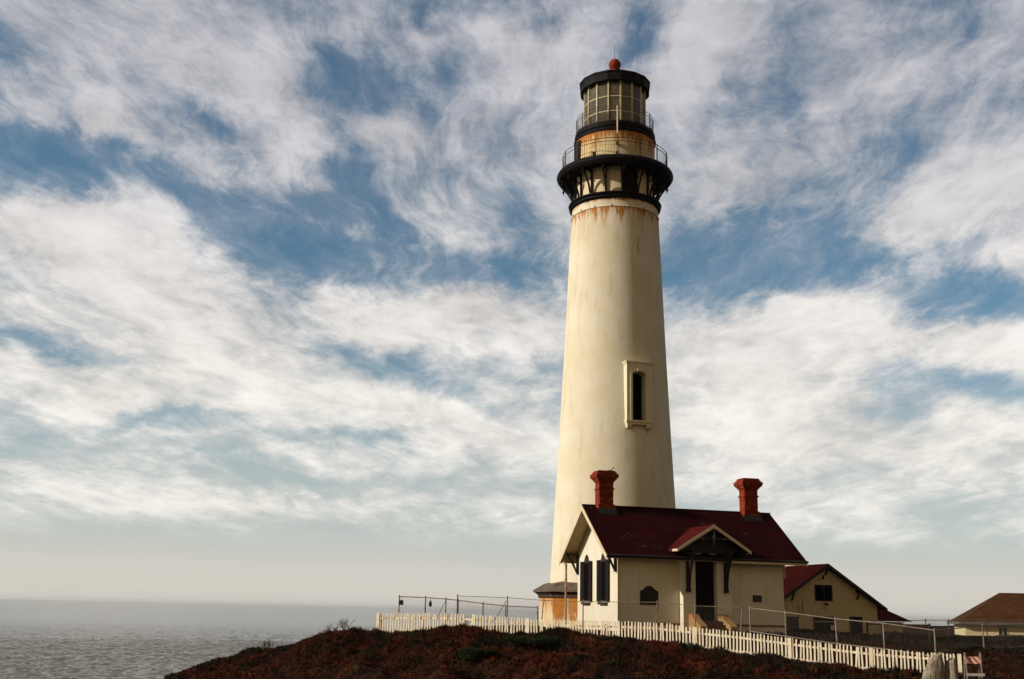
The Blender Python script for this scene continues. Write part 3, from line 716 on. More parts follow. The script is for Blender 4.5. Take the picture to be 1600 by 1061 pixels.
r = MB(); r.tube((-.88, LY/2, RZ+.01), (LX+1.06, LY/2, RZ+.01), .05, n=8); r.build('ridge_cap', M_SHINGLE, roof)
# frieze along the gable, purlin end and small lamp
r = MB()
for sd in (-1, 1):
    ya = LY/2; yb = .05 if sd < 0 else LY-.05
    r.prism([(-.05, ya, RZ-.21), (-.05, yb, roofz(yb)-.21), (-.05, yb, roofz(yb)-.42), (-.05, ya, RZ-.47)], (.047, 0, 0))
r.build('frieze_board', M_SOFFIT, roof)
r = MB(); r.box(-.35, 2.2, 4.35, -.02, 2.38, 4.62); r.box(-.42, 2.22, 4.25, -.36, 2.36, 4.45); r.build('wall_lamp', M_DKWOOD, cot)
def chimney(x0, x1, y0, y1, ztop):
    mb = MB()
    def ring(e, a, b): mb.box(x0-e, y0-e, a, x1+e, y1+e, b)
    ring(.07, 4.9, 5.80); ring(0, 5.80, 6.62); ring(.05, 6.62, 6.71); ring(0, 6.71, 7.05)
    for i, e in enumerate((.05, .10, .16, .22)): ring(e, 7.05+.075*i, 7.125+.075*i)
    ring(.235, 7.35, 7.50); ring(.15, 7.50, 7.60); ring(.09, 7.60, ztop)
    c = mb.build('chimney', M_CHIM, roof)
    fl = MB(); zf = roofz(y0-.12)
    fl.prism([(x0-.16, y0-.30, roofz(y0-.30)+.015), (x1+.16, y0-.30, roofz(y0-.30)+.015), (x1+.16, y0-.072, roofz(y0-.072)+.2), (x0-.16, y0-.072, roofz(y0-.072)+.2)], (0, 0, .02))
    fl.build('flashing', M_LEAD, roof)
    return c
chimney(-.03, .80, 2.75, 3.45, 7.68)
chimney(8.88, 9.70, 2.75, 3.45, 7.70)
st = MB(); st.bar((.70, 2.9, 7.66), (.86, 2.84, 7.92), .05, .02); st.bar((.55, 3.0, 7.69), (.72, 2.9, 7.71), .10, .05); st.build('bent_flue_cap', M_DKWOOD, roof)
# gable windows: sash, ogee head, open louvred shutters, sill
def gable_window(yc):
    z0, z1 = .53, 2.66; hw = .46
    fr = MB()
    prof = [(-hw, z0), (hw, z0), (hw, z1+.06), (hw*.72, z1+.12), (hw*.5, z1+.30), (hw*.22, z1+.42), (0, z1+.45), (-hw*.22, z1+.42), (-hw*.5, z1+.30), (-hw*.72, z1+.12), (-hw, z1+.06)]
    fr.prism([(-.06, yc+a, b) for a, b in prof], (.055, 0, 0))
    f = fr.build('window', M_DKWOOD, cot)
    g = MB(); g.box(-.075, yc-.36, z0+.08, -.062, yc-.02, z1-.02); g.box(-.075, yc+.02, z0+.08, -.062, yc+.36, z1-.02); g.build('pane', M_WINGLASS, f)
    for s in (-1, 1):
        sh = MB(); a, b = (yc+s*.49, yc+s*.93); a, b = min(a, b), max(a, b)
        for yy in (a, b-.07): sh.box(-.10, yy, z0-.02, -.05, yy+.07, z1+.08)
        for zz in (z0-.02, (z0+z1)/2, z1): sh.box(-.098, a+.071, zz, -.052, b-.071, zz+.08)
        nn = 22
        for i in range(nn):
            z = z0+.08+(z1-z0-.12)*i/nn; sh.add([(-.09, a+.071, z), (-.09, b-.071, z), (-.055, b-.071, z+.09), (-.055, a+.071, z+.09)], [(0, 1, 2, 3)])
        sh.box(-.045, a+.02, z0, -.015, b-.02, z1+.05)
        sh.build('shutter', M_SHUTTER, f)
    s = MB(); s.box(-.16, yc-.60, z0-.17, -.003, yc+.60, z0-.05); s.build('sill', M_DKWOOD, f)
gable_window(4.83); gable_window(2.06)
# timber brackets under the gable overhang
def corner_bracket(y):
    mb = MB(); t = .16; zt = min(roofz(max(y, .1)), roofz(min(y+t, LY-.1))) - .24
    mb.box(-.14, y, zt-1.22, -.003, y+t, zt); mb.box(-.83, y, zt-.17, -.142, y+t, zt-.02)
    pr_ = [(-.74, zt-.18), (-.62, zt-.18), (-.40, zt-.42), (-.25, zt-.72), (-.143, zt-1.12), (-.143, zt-1.2), (-.28, zt-.92), (-.46, zt-.56)]
    for i in range(3):
        pass
    mb.prism([(a, y+.03, b) for a, b in ((-.76, zt-.172), (-.60, zt-.172), (-.36, zt-.50), (-.46, zt-.56))], (0, t-.06, 0))
    mb.prism([(a, y+.03, b) for a, b in ((-.46, zt-.56), (-.36, zt-.50), (-.143, zt-.98), (-.143, zt-1.16))], (0, t-.06, 0))
    mb.build('bracket', M_DKWOOD, cot)
corner_bracket(.06); corner_bracket(LY-.24)
# rust streaked downpipe under the back corner of the overhang
dp = MB(); dp.tube((-.62, 6.75, -1.3), (-.62, 6.75, 2.62), .065, n=10); dp.tube((-.62, 6.75, 2.62), (-.80, 7.0, 2.80), .06, n=8)
for z in (.3, 1.7): dp.tube((-.62, 6.75, z), (-.62, 6.75, z+.07), .085, n=10)
dp.build('downpipe', M_POLE, cot)
# portal: two jamb walls, arch head and the dark doorway
p = MB(); PX0, PX1, PY = 3.49, 6.30, -.50; dx0, dx1 = 4.20, 5.45
ptop = 3.05
p.box(PX0, PY, CB-.3, dx0, -.003, ptop); p.box(dx1, PY, CB-.3, PX1, -.003, ptop)
n = 12; cx = (dx0+dx1)/2; hw = (dx1-dx0)/2
for i in range(n):
    t0, t1 = PI*i/n, PI*(i+1)/n; xa, xb = cx-hw*math.cos(t0), cx-hw*math.cos(t1); za, zb = 2.72+.42*math.sin(t0), 2.72+.42*math.sin(t1)
    p.prism([(xa, PY, za), (xb, PY, zb), (xb, PY, 3.35), (xa, PY, 3.35)], (0, .497, 0))
p.build('portal', M_WALL, cot)
d = MB(); d.box(dx0+.003, -.10, -.35, dx1-.003, -.006, 3.12)
dd = d.build('door', M_DARK, cot)
d = MB()
for x0, x1 in ((dx0+.06, cx-.03), (cx+.03, dx1-.06)):
    for z0, z1 in ((-.25, .55), (.68, 1.5), (1.62, 2.45)): d.box(x0+.06, -.125, z0, x1-.06, -.102, z1)
d.build('door_panel', M_DARK, dd)
d = MB(); d.tube((cx+.07, -.16, .62), (cx+.07, -.102, .62), .035, n=8); d.build('handle', M_RAIL, dd)
# porch roof, its slopes meeting the main roof
px, pz, psl, py0 = 4.90, 4.60, .62, -1.42; phw = 2.10
def pslab(mb, sd, t0, t1, y0, yoff=0., ext=0.):
    xe = px + sd*(phw+ext); zee = pz - psl*(phw+ext)
    yr = (RZ-pz)/SL; yr = LY/2 - yr; yev = LY/2 - (RZ-zee)/SL
    top = [(px, y0, pz-t0), (xe, y0, zee-t0), (xe, max(yev, y0+.1)+.10, zee-t0), (px, yr+.10, pz-t0)]
    mb.prism(top, (0, 0, -(t1-t0)))
r = MB()
for sd in (-1, 1): pslab(r, sd, -.02, .05, py0)
proof = r.build('porch_roof', M_SHINGLE_Y, cot)
r = MB()
for sd in (-1, 1): pslab(r, sd, .053, .12, py0+.03)
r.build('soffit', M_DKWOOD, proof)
r = MB()
for sd in (-1, 1):
    xe = px+sd*(phw+.03); zee = pz-psl*(phw+.03)
    r.prism([(px, py0-.035, pz-.0), (xe, py0-.035, zee-.0), (xe, py0-.035, zee-.17), (px, py0-.035, pz-.19)], (0, .032, 0))
r.build('bargeboard', M_TRIM, proof)
for sd in (-1, 1):
    r = MB(); xe = px+sd*(phw+.004); zee = pz-psl*phw
    r.box(min(xe, xe+sd*.03), py0, zee-.14, max(xe, xe+sd*.03), -.80, zee-.02); r.build('fascia', M_TRIM, proof)
# gable truss: tie rail with a turned drop in the middle, dark infill behind
r = MB(); r.box(px-1.28, py0+.01, 3.83, px+1.28, py0+.06, 3.885); r.box(px-.05, py0-.005, 3.62, px+.05, py0+.075, 4.42)
r.tube((px, py0+.03, 3.62), (px, py0+.03, 3.44), .07, .02, 10); r.tube((px, py0+.03, 3.90), (px, py0+.03, 4.02), .10, .10, 10)
for sx in (-.62, .62): r.tube((px+sx, py0+.03, 3.80), (px+sx, py0+.03, 3.93), .06, n=8)
r.build('gable_truss', plain('grey_truss_paint', (.10, .08, .06), (.06, .05, .04), .8, 4, .1), proof)
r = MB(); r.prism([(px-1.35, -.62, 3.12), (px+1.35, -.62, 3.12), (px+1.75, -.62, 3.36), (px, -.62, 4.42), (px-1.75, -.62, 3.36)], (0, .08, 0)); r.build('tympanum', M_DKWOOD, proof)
def porch_bracket(x):
    mb = MB(); t = .20
    mb.box(x, PY-.16, 1.25, x+t, PY-.003, 3.30); mb.box(x, py0+.1, 3.10, x+t, PY-.163, 3.28)
    mb.prism([(x+.03, py0+.22, 3.098), (x+.03, py0+.42, 3.098), (x+.03, PY-.42, 2.45), (x+.03, PY-.56, 2.52)], (t-.06, 0, 0))
    mb.prism([(x+.03, PY-.56, 2.52), (x+.03, PY-.42, 2.45), (x+.03, PY-.163, 1.35), (x+.03, PY-.163, 1.75)], (t-.06, 0, 0))
    mb.box(x-.02, PY-.18, 1.10, x+t+.02, PY-.003, 1.248)
    mb.build('bracket', M_DKWOOD, proof)
porch_bracket(3.66); porch_bracket(5.84)
# stoop with cheek walls
s = MB()
for i in range(4): s.box(dx0+.02, PY-.3-.30*i-.3, CB-.5, dx1-.02, PY-.3-.30*i, -.38-.17*i)
s.box(dx0+.02, PY-.30, CB-.5, dx1-.02, -.11, -.36)
s.build('stoop', M_FOUND, cot)
for x0, x1 in ((dx0-.42, dx0-.02), (dx1+.02, dx1+.42)):
    s = MB(); s.prism([(x0, PY-.004, -1.5), (x0, PY-.004, -.02), (x0, PY-.40, -.06), (x0, PY-.62, -.26), (x0, PY-1.45, -.62), (x0, PY-1.5, -1.5)], (x1-x0, 0, 0)); s.build('cheek_wall', M_STOOP, cot)
# bronze plaque with ogee head; small dark vent
q = MB(); q.prism([(1.25, -.04, .38), (2.27, -.04, .38), (2.27, -.04, 1.10), (2.16, -.04, 1.13), (2.02, -.04, 1.24), (1.90, -.04, 1.34), (1.76, -.04, 1.37), (1.62, -.04, 1.34), (1.50, -.04, 1.24), (1.36, -.04, 1.13), (1.25, -.04, 1.10)], (0, .037, 0)); q.build('plaque', M_BRONZE, cot)
q = MB(); q.box(7.78, -.035, .67, 8.30, -.003, 1.03); vt = q.build('vent', M_DARK, cot)
q = MB()
for i in range(5): q.box(7.80, -.05, .69+.068*i, 8.28, -.037, .72+.068*i)
q.build('louvre', M_GRNDHOUSE, vt)
q = MB(); q.tube((LX+.35, .6, 2.0), (LX+.35, .6, 2.95), .10, n=10); q.tube((LX+.35, .6, 2.4), (LX+.0, .6, 2.4), .05, n=8); q.build('vent_pipe', M_TRIM, cot)


# ------------------------------------------------------------------ brick shed behind the cottage
SB = -1.45
shed = thing('brick_shed', (20.91, 75., SB), CT, 'cream brick shed with red gable roof, shuttered loft window and ground floor openings', 'shed')
SRZ, SSL, SHW, SLEN = 3.36, .655, 3.72, 7.0
sw = MB(); ze_ = SRZ-.16-SSL*SHW
sw.prism([(-SHW, 0, SB-.5), (SHW, 0, SB-.5), (SHW, 0, ze_), (0, 0, SRZ-.16), (-SHW, 0, ze_)], (0, SLEN, 0)); sw.build('wall', M_SHEDWALL, shed)
r = MB()
for sd in (-1, 1):
    xe = sd*(SHW+.52); zz = SRZ-SSL*(SHW+.52); r.prism([(0, -.42, SRZ), (xe, -.42, zz), (xe, -.42, zz-.10), (0, -.42, SRZ-.10)], (0, SLEN+.8, 0))
srf = r.build('roof', M_SHED_ROOF, shed)
r = MB()
for sd in (-1, 1):
    xe = sd*(SHW+.50); zz = SRZ-SSL*(SHW+.50); r.prism([(0, -.455, SRZ-.01), (xe, -.455, zz-.01), (xe, -.455, zz-.21), (0, -.455, SRZ-.23)], (0, .032, 0))
r.build('bargeboard', M_DKWOOD, srf)
for x in (-2.55, 2.25, -.02):                                    # purlin ends and struts under the verge
    r = MB(); zz = SRZ-SSL*abs(x)-.13; r.box(x-.07, -.40, zz-.20, x+.07, -.004, zz-.02); r.bar((x, -.36, zz-.2), (x, -.03, zz-.62), .08, .08, side=(1, 0, 0)); r.build('verge_bracket', M_DKWOOD, srf)
def opening(parent, x0, x1, z0, z1, name, lights=2, frame=M_DKWOOD, pane=M_WINGLASS, fw=.07):
    f = MB()
    for a, b in ((x0, x0+fw), (x1-fw, x1)): f.box(a, -.06, z0, b, -.003, z1)
    for a, b in ((z0, z0+fw), (z1-fw, z1)): f.box(x0+fw, -.058, a, x1-fw, -.003, b)
    for i in range(1, lights):
        x = x0+(x1-x0)*i/lights; f.box(x-.03, -.056, z0+fw, x+.03, -.003, z1-fw)
    o = f.build(name, frame, parent)
    g = MB(); g.box(x0+fw, -.03, z0+fw, x1-fw, -.005, z1-fw); g.build('pane', pane, o); return o
M_BLIND = plain('pale_window_sash', (.30, .24, .14), (.24, .19, .11), .6, 4)
lw = opening(shed, -.84, .42, .97, 2.0, 'loft_window', 2)
q = MB(); q.box(-.225, -.075, 1.07, -.175, -.059, 1.90)
q.build('hinge_strap', M_RAIL, lw)
opening(shed, -.40, -.02, 2.26, 2.70, 'gable_vent', 1, M_TRIM, M_DKWOOD, .08)
q = MB(); q.tube((-.17, -.30, .84), (-.17, -.004, .84), .03, n=6); q.lathe([(0, .88), (.10, .80), (.16, .70)], 12); q.v = [(x-.17, y-.30, z) if i >= 16 else (x, y, z) for i, (x, y, z) in enumerate(q.v)]; q.build('gable_lamp', M_DKWOOD, shed)
w1 = opening(shed, -1.02, .56, -1.25, -.02, 'window', 2)
q = MB(); q.box(-.94, -.075, -.38, .48, -.061, -.30); q.build('transom', M_BLIND, w1)
q = MB(); q.box(.16, -.14, -1.15, .78, -.062, -.55); q.box(.45, -.16, -1.15, .49, -.141, -.55); q.build('meter_box', M_TRIM, shed)
opening(shed, 1.62, 2.55, -1.05, .02, 'window', 1)
q = MB()
for a, b, c in ((1.70, 1.95, 1.74), (2.22, 2.47, 2.43)):
    q.prism([(a, -.05, -.06), (b, -.05, -.06), (c+.03, -.05, -.62), (c, -.05, -.98), (a if a < 2 else b, -.05, -.98)], (0, .018, 0))
q.build('curtain', M_DKWOOD, shed)
dr_ = MB(); dr_.box(-2.92, -.05, -1.42, -2.10, -.003, -.06); dr = dr_.build('door', plain('mesh_door', (.075, .06, .05), (.05, .04, .035), .7, 5), shed)
q = MB()
for i in range(7): q.box(-2.87+.115*i, -.065, -1.36, -2.85+.115*i, -.051, -.12)
for i in range(9): q.box(-2.88, -.078, -1.34+.15*i, -2.14, -.066, -1.32+.15*i)
q.build('door_grille', M_DKWOOD, dr)
q = MB()
for x, z0, z1 in ((-2.06, -.1, .62), (-1.78, .1, .95)): q.tube((x, -.03, z0), (x, -.03, z1), .018, n=6)
q.build('conduit', M_DKWOOD, shed)
# lower wing on its right with a hipped maroon roof
wg = MB(); wg.box(SHW+.02, 2.0, SB-.5, 6.95, 6.5, -.28); wgo = wg.build('wing_wall', M_SHEDWALL, shed)
r = MB(); z0, z1 = -.24, .92
r.add([(SHW-.25, 1.55, z0), (7.45, 1.55, z0), (7.45, 6.9, z0), (SHW-.25, 6.9, z0), (SHW-.25, 3.6, z1), (5.75, 3.6, z1), (5.75, 4.8, z1), (SHW-.25, 4.8, z1)],
      [(0, 1, 5, 4), (1, 2, 6, 5), (2, 3, 7, 6), (4, 5, 6, 7), (3, 0, 4, 7), (3, 2, 1, 0)])
r.build('wing_roof', M_WING_ROOF, shed)
q = MB(); q.box(SHW+.12, 1.94, -1.4, SHW+.75, 1.996, -.38); q.build('wing_door', M_DARK, shed)

# ------------------------------------------------------------------ hipped house far right
house = thing('hipped_house', (51.6, 113., -1.55), R(-14), 'yellow plastered house with brown hipped roof beyond the bushes at far right', 'house')
HW, HD = 13.0, 8.0
w = MB(); w.box(-6.2, 0, -2.2, -6.2+HW, HD, -.42); w.build('wall', M_HOUSEWALL, house)
r = MB(); x0, x1, y0, y1, zE, zR = -6.75, -6.2+HW+.55, -.6, HD+.6, -.28, 2.72; hh = 4.3
r.add([(x0, y0, zE), (x1, y0, zE), (x1, y1, zE), (x0, y1, zE), (x0+hh+.3, (y0+y1)/2, zR), (x1-hh, (y0+y1)/2, zR)], [(0, 1, 5, 4), (1, 2, 5), (2, 3, 4, 5), (3, 0, 4), (3, 2, 1, 0)])
hr = r.build('roof', M_HOUSE_ROOF, house)
r = MB(); r.box(x0, y0-.12, zE-.20, x1, y0-.003, zE+.06); r.build('gutter', M_GRNDHOUSE, hr)
r = MB(); r.box(x0-.12, y0, zE-.20, x0-.003, y1, zE+.06); r.build('gutter', M_GRNDHOUSE, hr)
opening(house, -3.2, -2.3, -1.5, -.62, 'window', 2, M_TRIM); opening(house, 1.2, 2.4, -1.5, -.62, 'window', 2, M_TRIM)

# ------------------------------------------------------------------ white picket fence along the brow
def fpt(sv, t=0.): return np.array([FA[0]+FD[0]*sv+FN[0]*t, FA[1]+FD[1]*sv+FN[1]*t])
TOPS = np.array([(-.03,-.32),(2.17,-.27),(3.6,-.25),(5.18,-.27),(7.05,-.35),(8.05,-.39),(9.04,-.43),(10.8,-.44),(12.68,-.43),(13.75,-.43),(14.95,-.46),(15.83,-.57),(16.7,-.63),(18.41,-.75),(20.33,-.94),(22.19,-1.12),(23.74,-1.25),(25.74,-1.34),(27.5,-1.38)])
ftop = lambda q: float(np.interp(q, TOPS[:, 0], TOPS[:, 1]))
fence = thing('picket_fence', (FA[0], FA[1], -1.35), 0, 'long weathered white picket fence along the brow of the slope', 'fence'); IN_WORLD.add('picket_fence')
frz = math.atan2(FD[1], FD[0])
def picket_mesh(h, w, top):
    mb = MB(); t = .011
    mb.prism([(-w/2, -t, 0), (w/2, -t, 0), (w/2-random.uniform(0, .006), -t, h-(.03 if top == 1 else 0)), (0 if top == 2 else w*.2, -t, h+(.02 if top == 2 else 0)), (-w/2+random.uniform(0, .006), -t, h-(.04 if top == 2 else .0))], (0, 2*t, 0))
    return mb
protos = []
for i in range(6):
    me_o = picket_mesh(1.12, random.uniform(.066, .082), i % 3).build('picket', M_PICKET, None); protos.append(me_o.data); bpy.data.objects.remove(me_o)
JOINTS = (5.38, 8.22, 12.72, 16.25, 20.42, 23.75)
allp = []
q = 0.
while q < FL+.02:
    if not (5.06 < q < 5.30): allp.append(q)
    q += .15
far_mb = MB(); n_far = len(allp)-100
for i, q in enumerate(allp):
    zt_ = ftop(q) + random.gauss(0, .012); lean = random.gauss(0, .018); lf_ = random.gauss(0, .02)
    if random.random() < .03: lean += random.choice((-1, 1))*.07
    if abs(q-4.95) < .08: lean = .36; zt_ -= .10
    p = fpt(q); z0 = zt_-1.12
    Mx = Matrix.Translation((p[0], p[1], z0)) @ Matrix.Rotation(frz, 4, 'Z') @ Matrix.Rotation(lean, 4, 'Y') @ Matrix.Rotation(lf_, 4, 'X')
    if i < n_far:
        pm = picket_mesh(1.12, random.uniform(.066, .082), random.randrange(3)); far_mb.add([Mx @ Vector(v) for v in pm.v], pm.f)
    else:
        o = bpy.data.objects.new('picket', protos[random.randrange(6)]); COL.objects.link(o); o.parent = fence
        o.matrix_local = Matrix.Translation(-fence.location) @ Mx
fo = far_mb.build('picket', M_PICKET, fence); fo['kind'] = 'stuff'
for dz in (-.24, -.82):
    mb = MB(); qs = np.arange(0, FL+.1, 1.2)
    for a, b in zip(qs[:-1], qs[1:]):
        A, B = fpt(a, -.045), fpt(b, -.045); mb.bar((A[0], A[1], ftop(a)+dz), (B[0], B[1], ftop(b)+dz), .05, .09, side=(FN[0], FN[1], 0))
    mb.build('rail', M_PICKET, fence)
for q in JOINTS + (.02, FL):
    mb = MB(); p = fpt(q, .026); mb.bar((p[0], p[1], ftop(q)-1.2), (p[0], p[1], ftop(q)+.02), .15, .022, side=(FD[0], FD[1], 0)); mb.build('cover_board', M_PICKET, fence)
for q in np.arange(.1, FL, 2.4):
    mb = MB(); p = fpt(q, -.13); mb.bar((p[0], p[1], ftop(q)-1.4), (p[0], p[1], ftop(q)-.12), .10, .10, side=(FD[0], FD[1], 0)); mb.build('post', M_PICKET, fence)

# ------------------------------------------------------------------ chain link fences
def wire_mesh(mb, P0, P1, h0, h1, pitch=.075, r=.0016):
    """diamond wire between two posts; bottoms h0 below top at each end given as heights"""
    P0 = Vector(P0); P1 = Vector(P1); L = (Vector((P1.x, P1.y, 0))-Vector((P0.x, P0.y, 0))).length
    H = (h0+h1)/2; n = int((L+H)/pitch)
    def W(u, v):
        f = u/L; t = P0.lerp(P1, f); return Vector((t.x, t.y, t.z - (h0+(h1-h0)*f)*(1-v/H)))
    for k in range(n):
        c = k*pitch
        for sg in (1, -1):
            u0, u1 = c-H, c
            a0, a1 = max(u0, 0), min(u1, L)
            if a1-a0 < .01: continue
            v0, v1 = (a0-u0), (a1-u0)
            if sg < 0: v0, v1 = H-v0, H-v1
            mb.tube(W(a0, v0), W(a1, v1), r, n=3)
def chain_fence(name, label, pts, H, bottom=False, top_r=.021, post_r=.033, brace=(), lean=None, mid=None, group='chain link fences', mat=M_GALV, thin_top=False, pitch=.075):
    x0, y0, _ = pts[0]
    t = thing(name, (x0, y0, gz(x0, y0)), 0, label, 'fence', group); IN_WORLD.add(t.name)
    for i, (x, y, z) in enumerate(pts):
        mb = MB(); dx, dy = (lean or {}).get(i, (0, 0)); g = min(gz(x, y), z-.5)
        mb.tube((x+dx, y+dy, g-.25), (x, y, z+.05), post_r, n=10); mb.tube((x, y, z+.05), (x, y, z+.09), post_r*1.25, post_r*.5, n=10); mb.build('post', mat, t)
    tr = MB(); br = MB(); wm = MB()
    for a, b in zip(pts[:-1], pts[1:]):
        tr.tube(a, b, top_r, n=8)
        ha = min(H, a[2]-gz(a[0], a[1])); hb = min(H, b[2]-gz(b[0], b[1]))
        if bottom: br.tube((a[0], a[1], a[2]-ha), (b[0], b[1], b[2]-hb), top_r, n=8)
        wire_mesh(wm, a, b, ha, hb, pitch)
    tr.build('top_rail', mat, t)
    if bottom: br.build('bottom_rail', mat, t)
    wm.build('wire_mesh', M_WIRE, t)
    for (i, u0, z0, u1, z1) in brace:
        a, b = Vector(pts[i]), Vector(pts[i+1]); A = a.lerp(b, u0); B = a.lerp(b, u1); mb = MB().tube((A.x, A.y, A.z-z0), (B.x, B.y, B.z-z1), .02, n=6); mb.build('brace', mat, t)
    return t
FRONT = [(-2.55,60.,.63),(.06,59.4,.59),(1.93,59.,.49),(3.9,58.4,.47),(7.49,57.,.50),(9.21,56.1,.36),(11.29,55.,.33)]
chain_fence('chain_link_fence', 'tall chain link fence in front of the tower base, thin rail sagging between leaning posts', FRONT, 1.9, False, .014, .03, lean={2: (-.18, 0), 4: (-.12, 0), 6: (-.15, 0)}, mat=M_PIPE, brace=((0, .98, .15, .72, 1.3),))
SIDE = [(11.6,54.8,.31),(12.97,53.5,.14),(14.85,52.,-.10),(16.45,50.3,-.24),(18.11,48.8,-.48),(21.9,53.,-.27),(26.2,57.7,-.15)]
chain_fence('chain_link_fence', 'chain link fence with pale top and bottom rails stepping down behind the right hand pickets', SIDE, 1.08, True, .022, .033, lean={2: (.06, 0)})
ENC = [(-6.14,66.,.59),(-4.6,65.5,.56),(-3.41,65.,.50),(-2.71,64.8,.44),(-1.29,64.3,.29),(-.03,63.8,.18),(1.73,63.2,.14)]
chain_fence('chain_link_fence', 'rusty railed enclosure at the left end, hung with two dark boxes', ENC, 1.7, False, .026, .036, mat=M_PIPE, brace=((1, .45, 1.45, .98, .1),), pitch=.07)
FAR = [(24.6,75.5,-.22),(25.88,75.,-.17),(26.95,74.,-.10),(28.03,73.,-.07),(30.,72.,.02),(32.3,71.,.11)]
chain_fence('chain_link_fence', 'thin dark chain link fence between the shed and the far brown roofed house', FAR, 1.3, False, .020, .03, mat=M_RAIL, lean={3: (-.12, 0)})
NEAR2 = [(19.6,62.6,-.35),(22.39,61.,-.34)]
chain_fence('chain_link_fence', 'short dark rail with thick end post right of the shed, above the bushes', NEAR2, 1.0, False, .035, .06, mat=M_DKWOOD)
# boxes hanging on the enclosure
for (px_, py_, Y, w_, h_, lab) in ((627.5, 941.5, 65.9, .20, .27, 'squarish dark box hanging inside the left corner post'), (672.5, 943.5, 65.1, .17, .34, 'tapering dark box hanging by the diagonal brace')):
    c = at(px_, py_, Y); mb = MB(); k_ = .45 if 'taper' in lab else .95
    mb.prism([(-w_/2*k_, -.06, h_/2), (w_/2*k_, -.06, h_/2), (w_/2, -.06, h_*.1), (w_/2, -.06, -h_*.25), (w_/2*k_, -.06, -h_/2), (-w_/2*k_, -.06, -h_/2), (-w_/2, -.06, -h_*.25), (-w_/2, -.06, h_*.1)], (0, .12, 0))
    mb.tube((0, 0, h_/2), (0, 0, h_/2+.16), .012, n=6)
    o = mb.build('hanging_box', M_DKWOOD); o.location = c; tag(o, lab, 'box', 'boxes hanging on the enclosure')

# ------------------------------------------------------------------ barricade and weathered timber, right foreground
bx, by = 17.72, 44.0; bzg = gz(bx, by)
bar = thing('barricade', (bx, by, bzg), R(-4), 'roadwork barricade with slanted orange and white stripes', 'barricade'); 
def stripes():
    m, nt, p = material('barricade_stripes', .5, .4)
    x, y, z = nt.sep(objco(nt)); f = nt.math('FRACT', nt.math('MULTIPLY', nt.math('ADD', x, nt.math('MULTIPLY', z, .9)), 4.6))
    k = nt.smooth(f, .47, .53)
    nt.put(p.inputs['Base Color'], nt.mix(nt.math('MULTIPLY', nt.smooth(nt.noise(objco(nt), 9, 4, .6), .5, .7), .3), nt.mix(k, (.62, .09, .018), (.66, .60, .52)), (.25, .16, .1)))
    return m
mb = MB(); mb.box(-.31, -.015, -1.625, .31, .015, -1.365); mb.build('striped_board', stripes(), bar)
for x, dx in ((-.29, -.02), (.30, -.10)):
    for sy in (-1, 1):
        mb = MB(); mb.bar((x+dx*.2, sy*.045, -1.22), (x+dx, sy*.28, bzg-.1), .035, .05, side=(1, 0, 0)); mb.build('leg', M_GALV, bar)
mb = MB(); mb.box(-.36, -.30, -2.06, .30, -.265, -1.96); mb.build('lower_rail', plain('old_white_board', (.50, .44, .35), (.36, .30, .22), .8, 5), bar)
def weathered(name, label, outline, y, dep, lean):
    z0 = gz(sum(p[0] for p in outline)/len(outline), y)
    cx_ = sum(p[0] for p in outline)/len(outline); zt_ = max(p[1] for p in outline)
    # subdivided slab with an eroded face
    mb = MB(); nz, nx_ = 26, 14
    zs_ = np.linspace(z0-.3, zt_, nz)
    L = [(x, z) for x, z in outline]
    def span(z):
        xs = []
        for (xa, za), (xb, zb) in zip(L, L[1:]+L[:1]):
            if (za-z)*(zb-z) <= 0 and za != zb: xs.append(xa+(xb-xa)*(z-za)/(zb-za))
        return (min(xs), max(xs)) if len(xs) > 1 else (cx_, cx_+.01)
    rows = []
    for side in (-1, 1):
        for z in zs_:
            a, b = span(min(max(z, min(p[1] for p in L)+.001), zt_-.001))
            row = []
            for i in range(nx_):
                f = i/(nx_-1); x = a+(b-a)*f; bulge = math.sqrt(max(0, 1-(2*f-1)**2))
                n_ = float(fbm(x*9., z*1.6+side*7, 4, 21)); yy = y + side*dep*(.25+.75*bulge)*.5 + side*.09*n_ + lean*(z-z0)
                row.append((x-cx_, yy-y, z-z0))
            rows.append(row)
    v = [p for row in rows for p in row]; fs = []
    for sd in range(2):
        for j in range(nz-1):
            for i in range(nx_-1):
                a = (sd*nz+j)*nx_+i; qd = (a, a+1, a+1+nx_, a+nx_); fs.append(qd if sd == 0 else qd[::-1])
    for j in range(nz-1):
        for i in (0, nx_-1):
            a = j*nx_+i; b = (nz+j)*nx_+i; qd = (a, a+nx_, b+nx_, b); fs.append(qd if i == 0 else qd[::-1])
    for i in range(nx_-1):
        a = (nz-1)*nx_+i; b = (2*nz-1)*nx_+i; fs.append((a, a+1, b+1, b))
    mb.add(v, fs); o = mb.build(name, M_DRIFT, None, True, 50); o.location = (cx_, y, z0); return tag(o, label, 'timber', 'weathered timbers by the fence end')
def drift():
    m, nt, p = material('driftwood', .9, .15)
    co = objco(nt); g = nt.noise(nt.mapping(co, sc_=(16, 16, 1.6)), 1., 7, .7); b = nt.noise(co, 3., 5, .6)
    c = nt.mix(nt.smooth(g, .35, .65), (.09, .065, .045), (.30, .24, .16)); c = nt.mix(nt.math('MULTIPLY', nt.smooth(b, .5, .7), .6), c, (.40, .34, .25))
    nt.put(p.inputs['Base Color'], c); nt.put(p.inputs['Normal'], nt.bump(g, .8, .03)); return m
M_DRIFT = drift()
weathered('weathered_timber', 'larger weathered grey timber slab with a pointed top at the end of the pickets', [(15.0,-2.6),(15.06,-2.12),(15.17,-1.83),(15.33,-1.54),(15.53,-1.31),(15.74,-1.19),(15.83,-1.18),(15.86,-1.40),(15.90,-1.64),(15.88,-2.1),(15.86,-2.6)], 42.0, .34, .04)
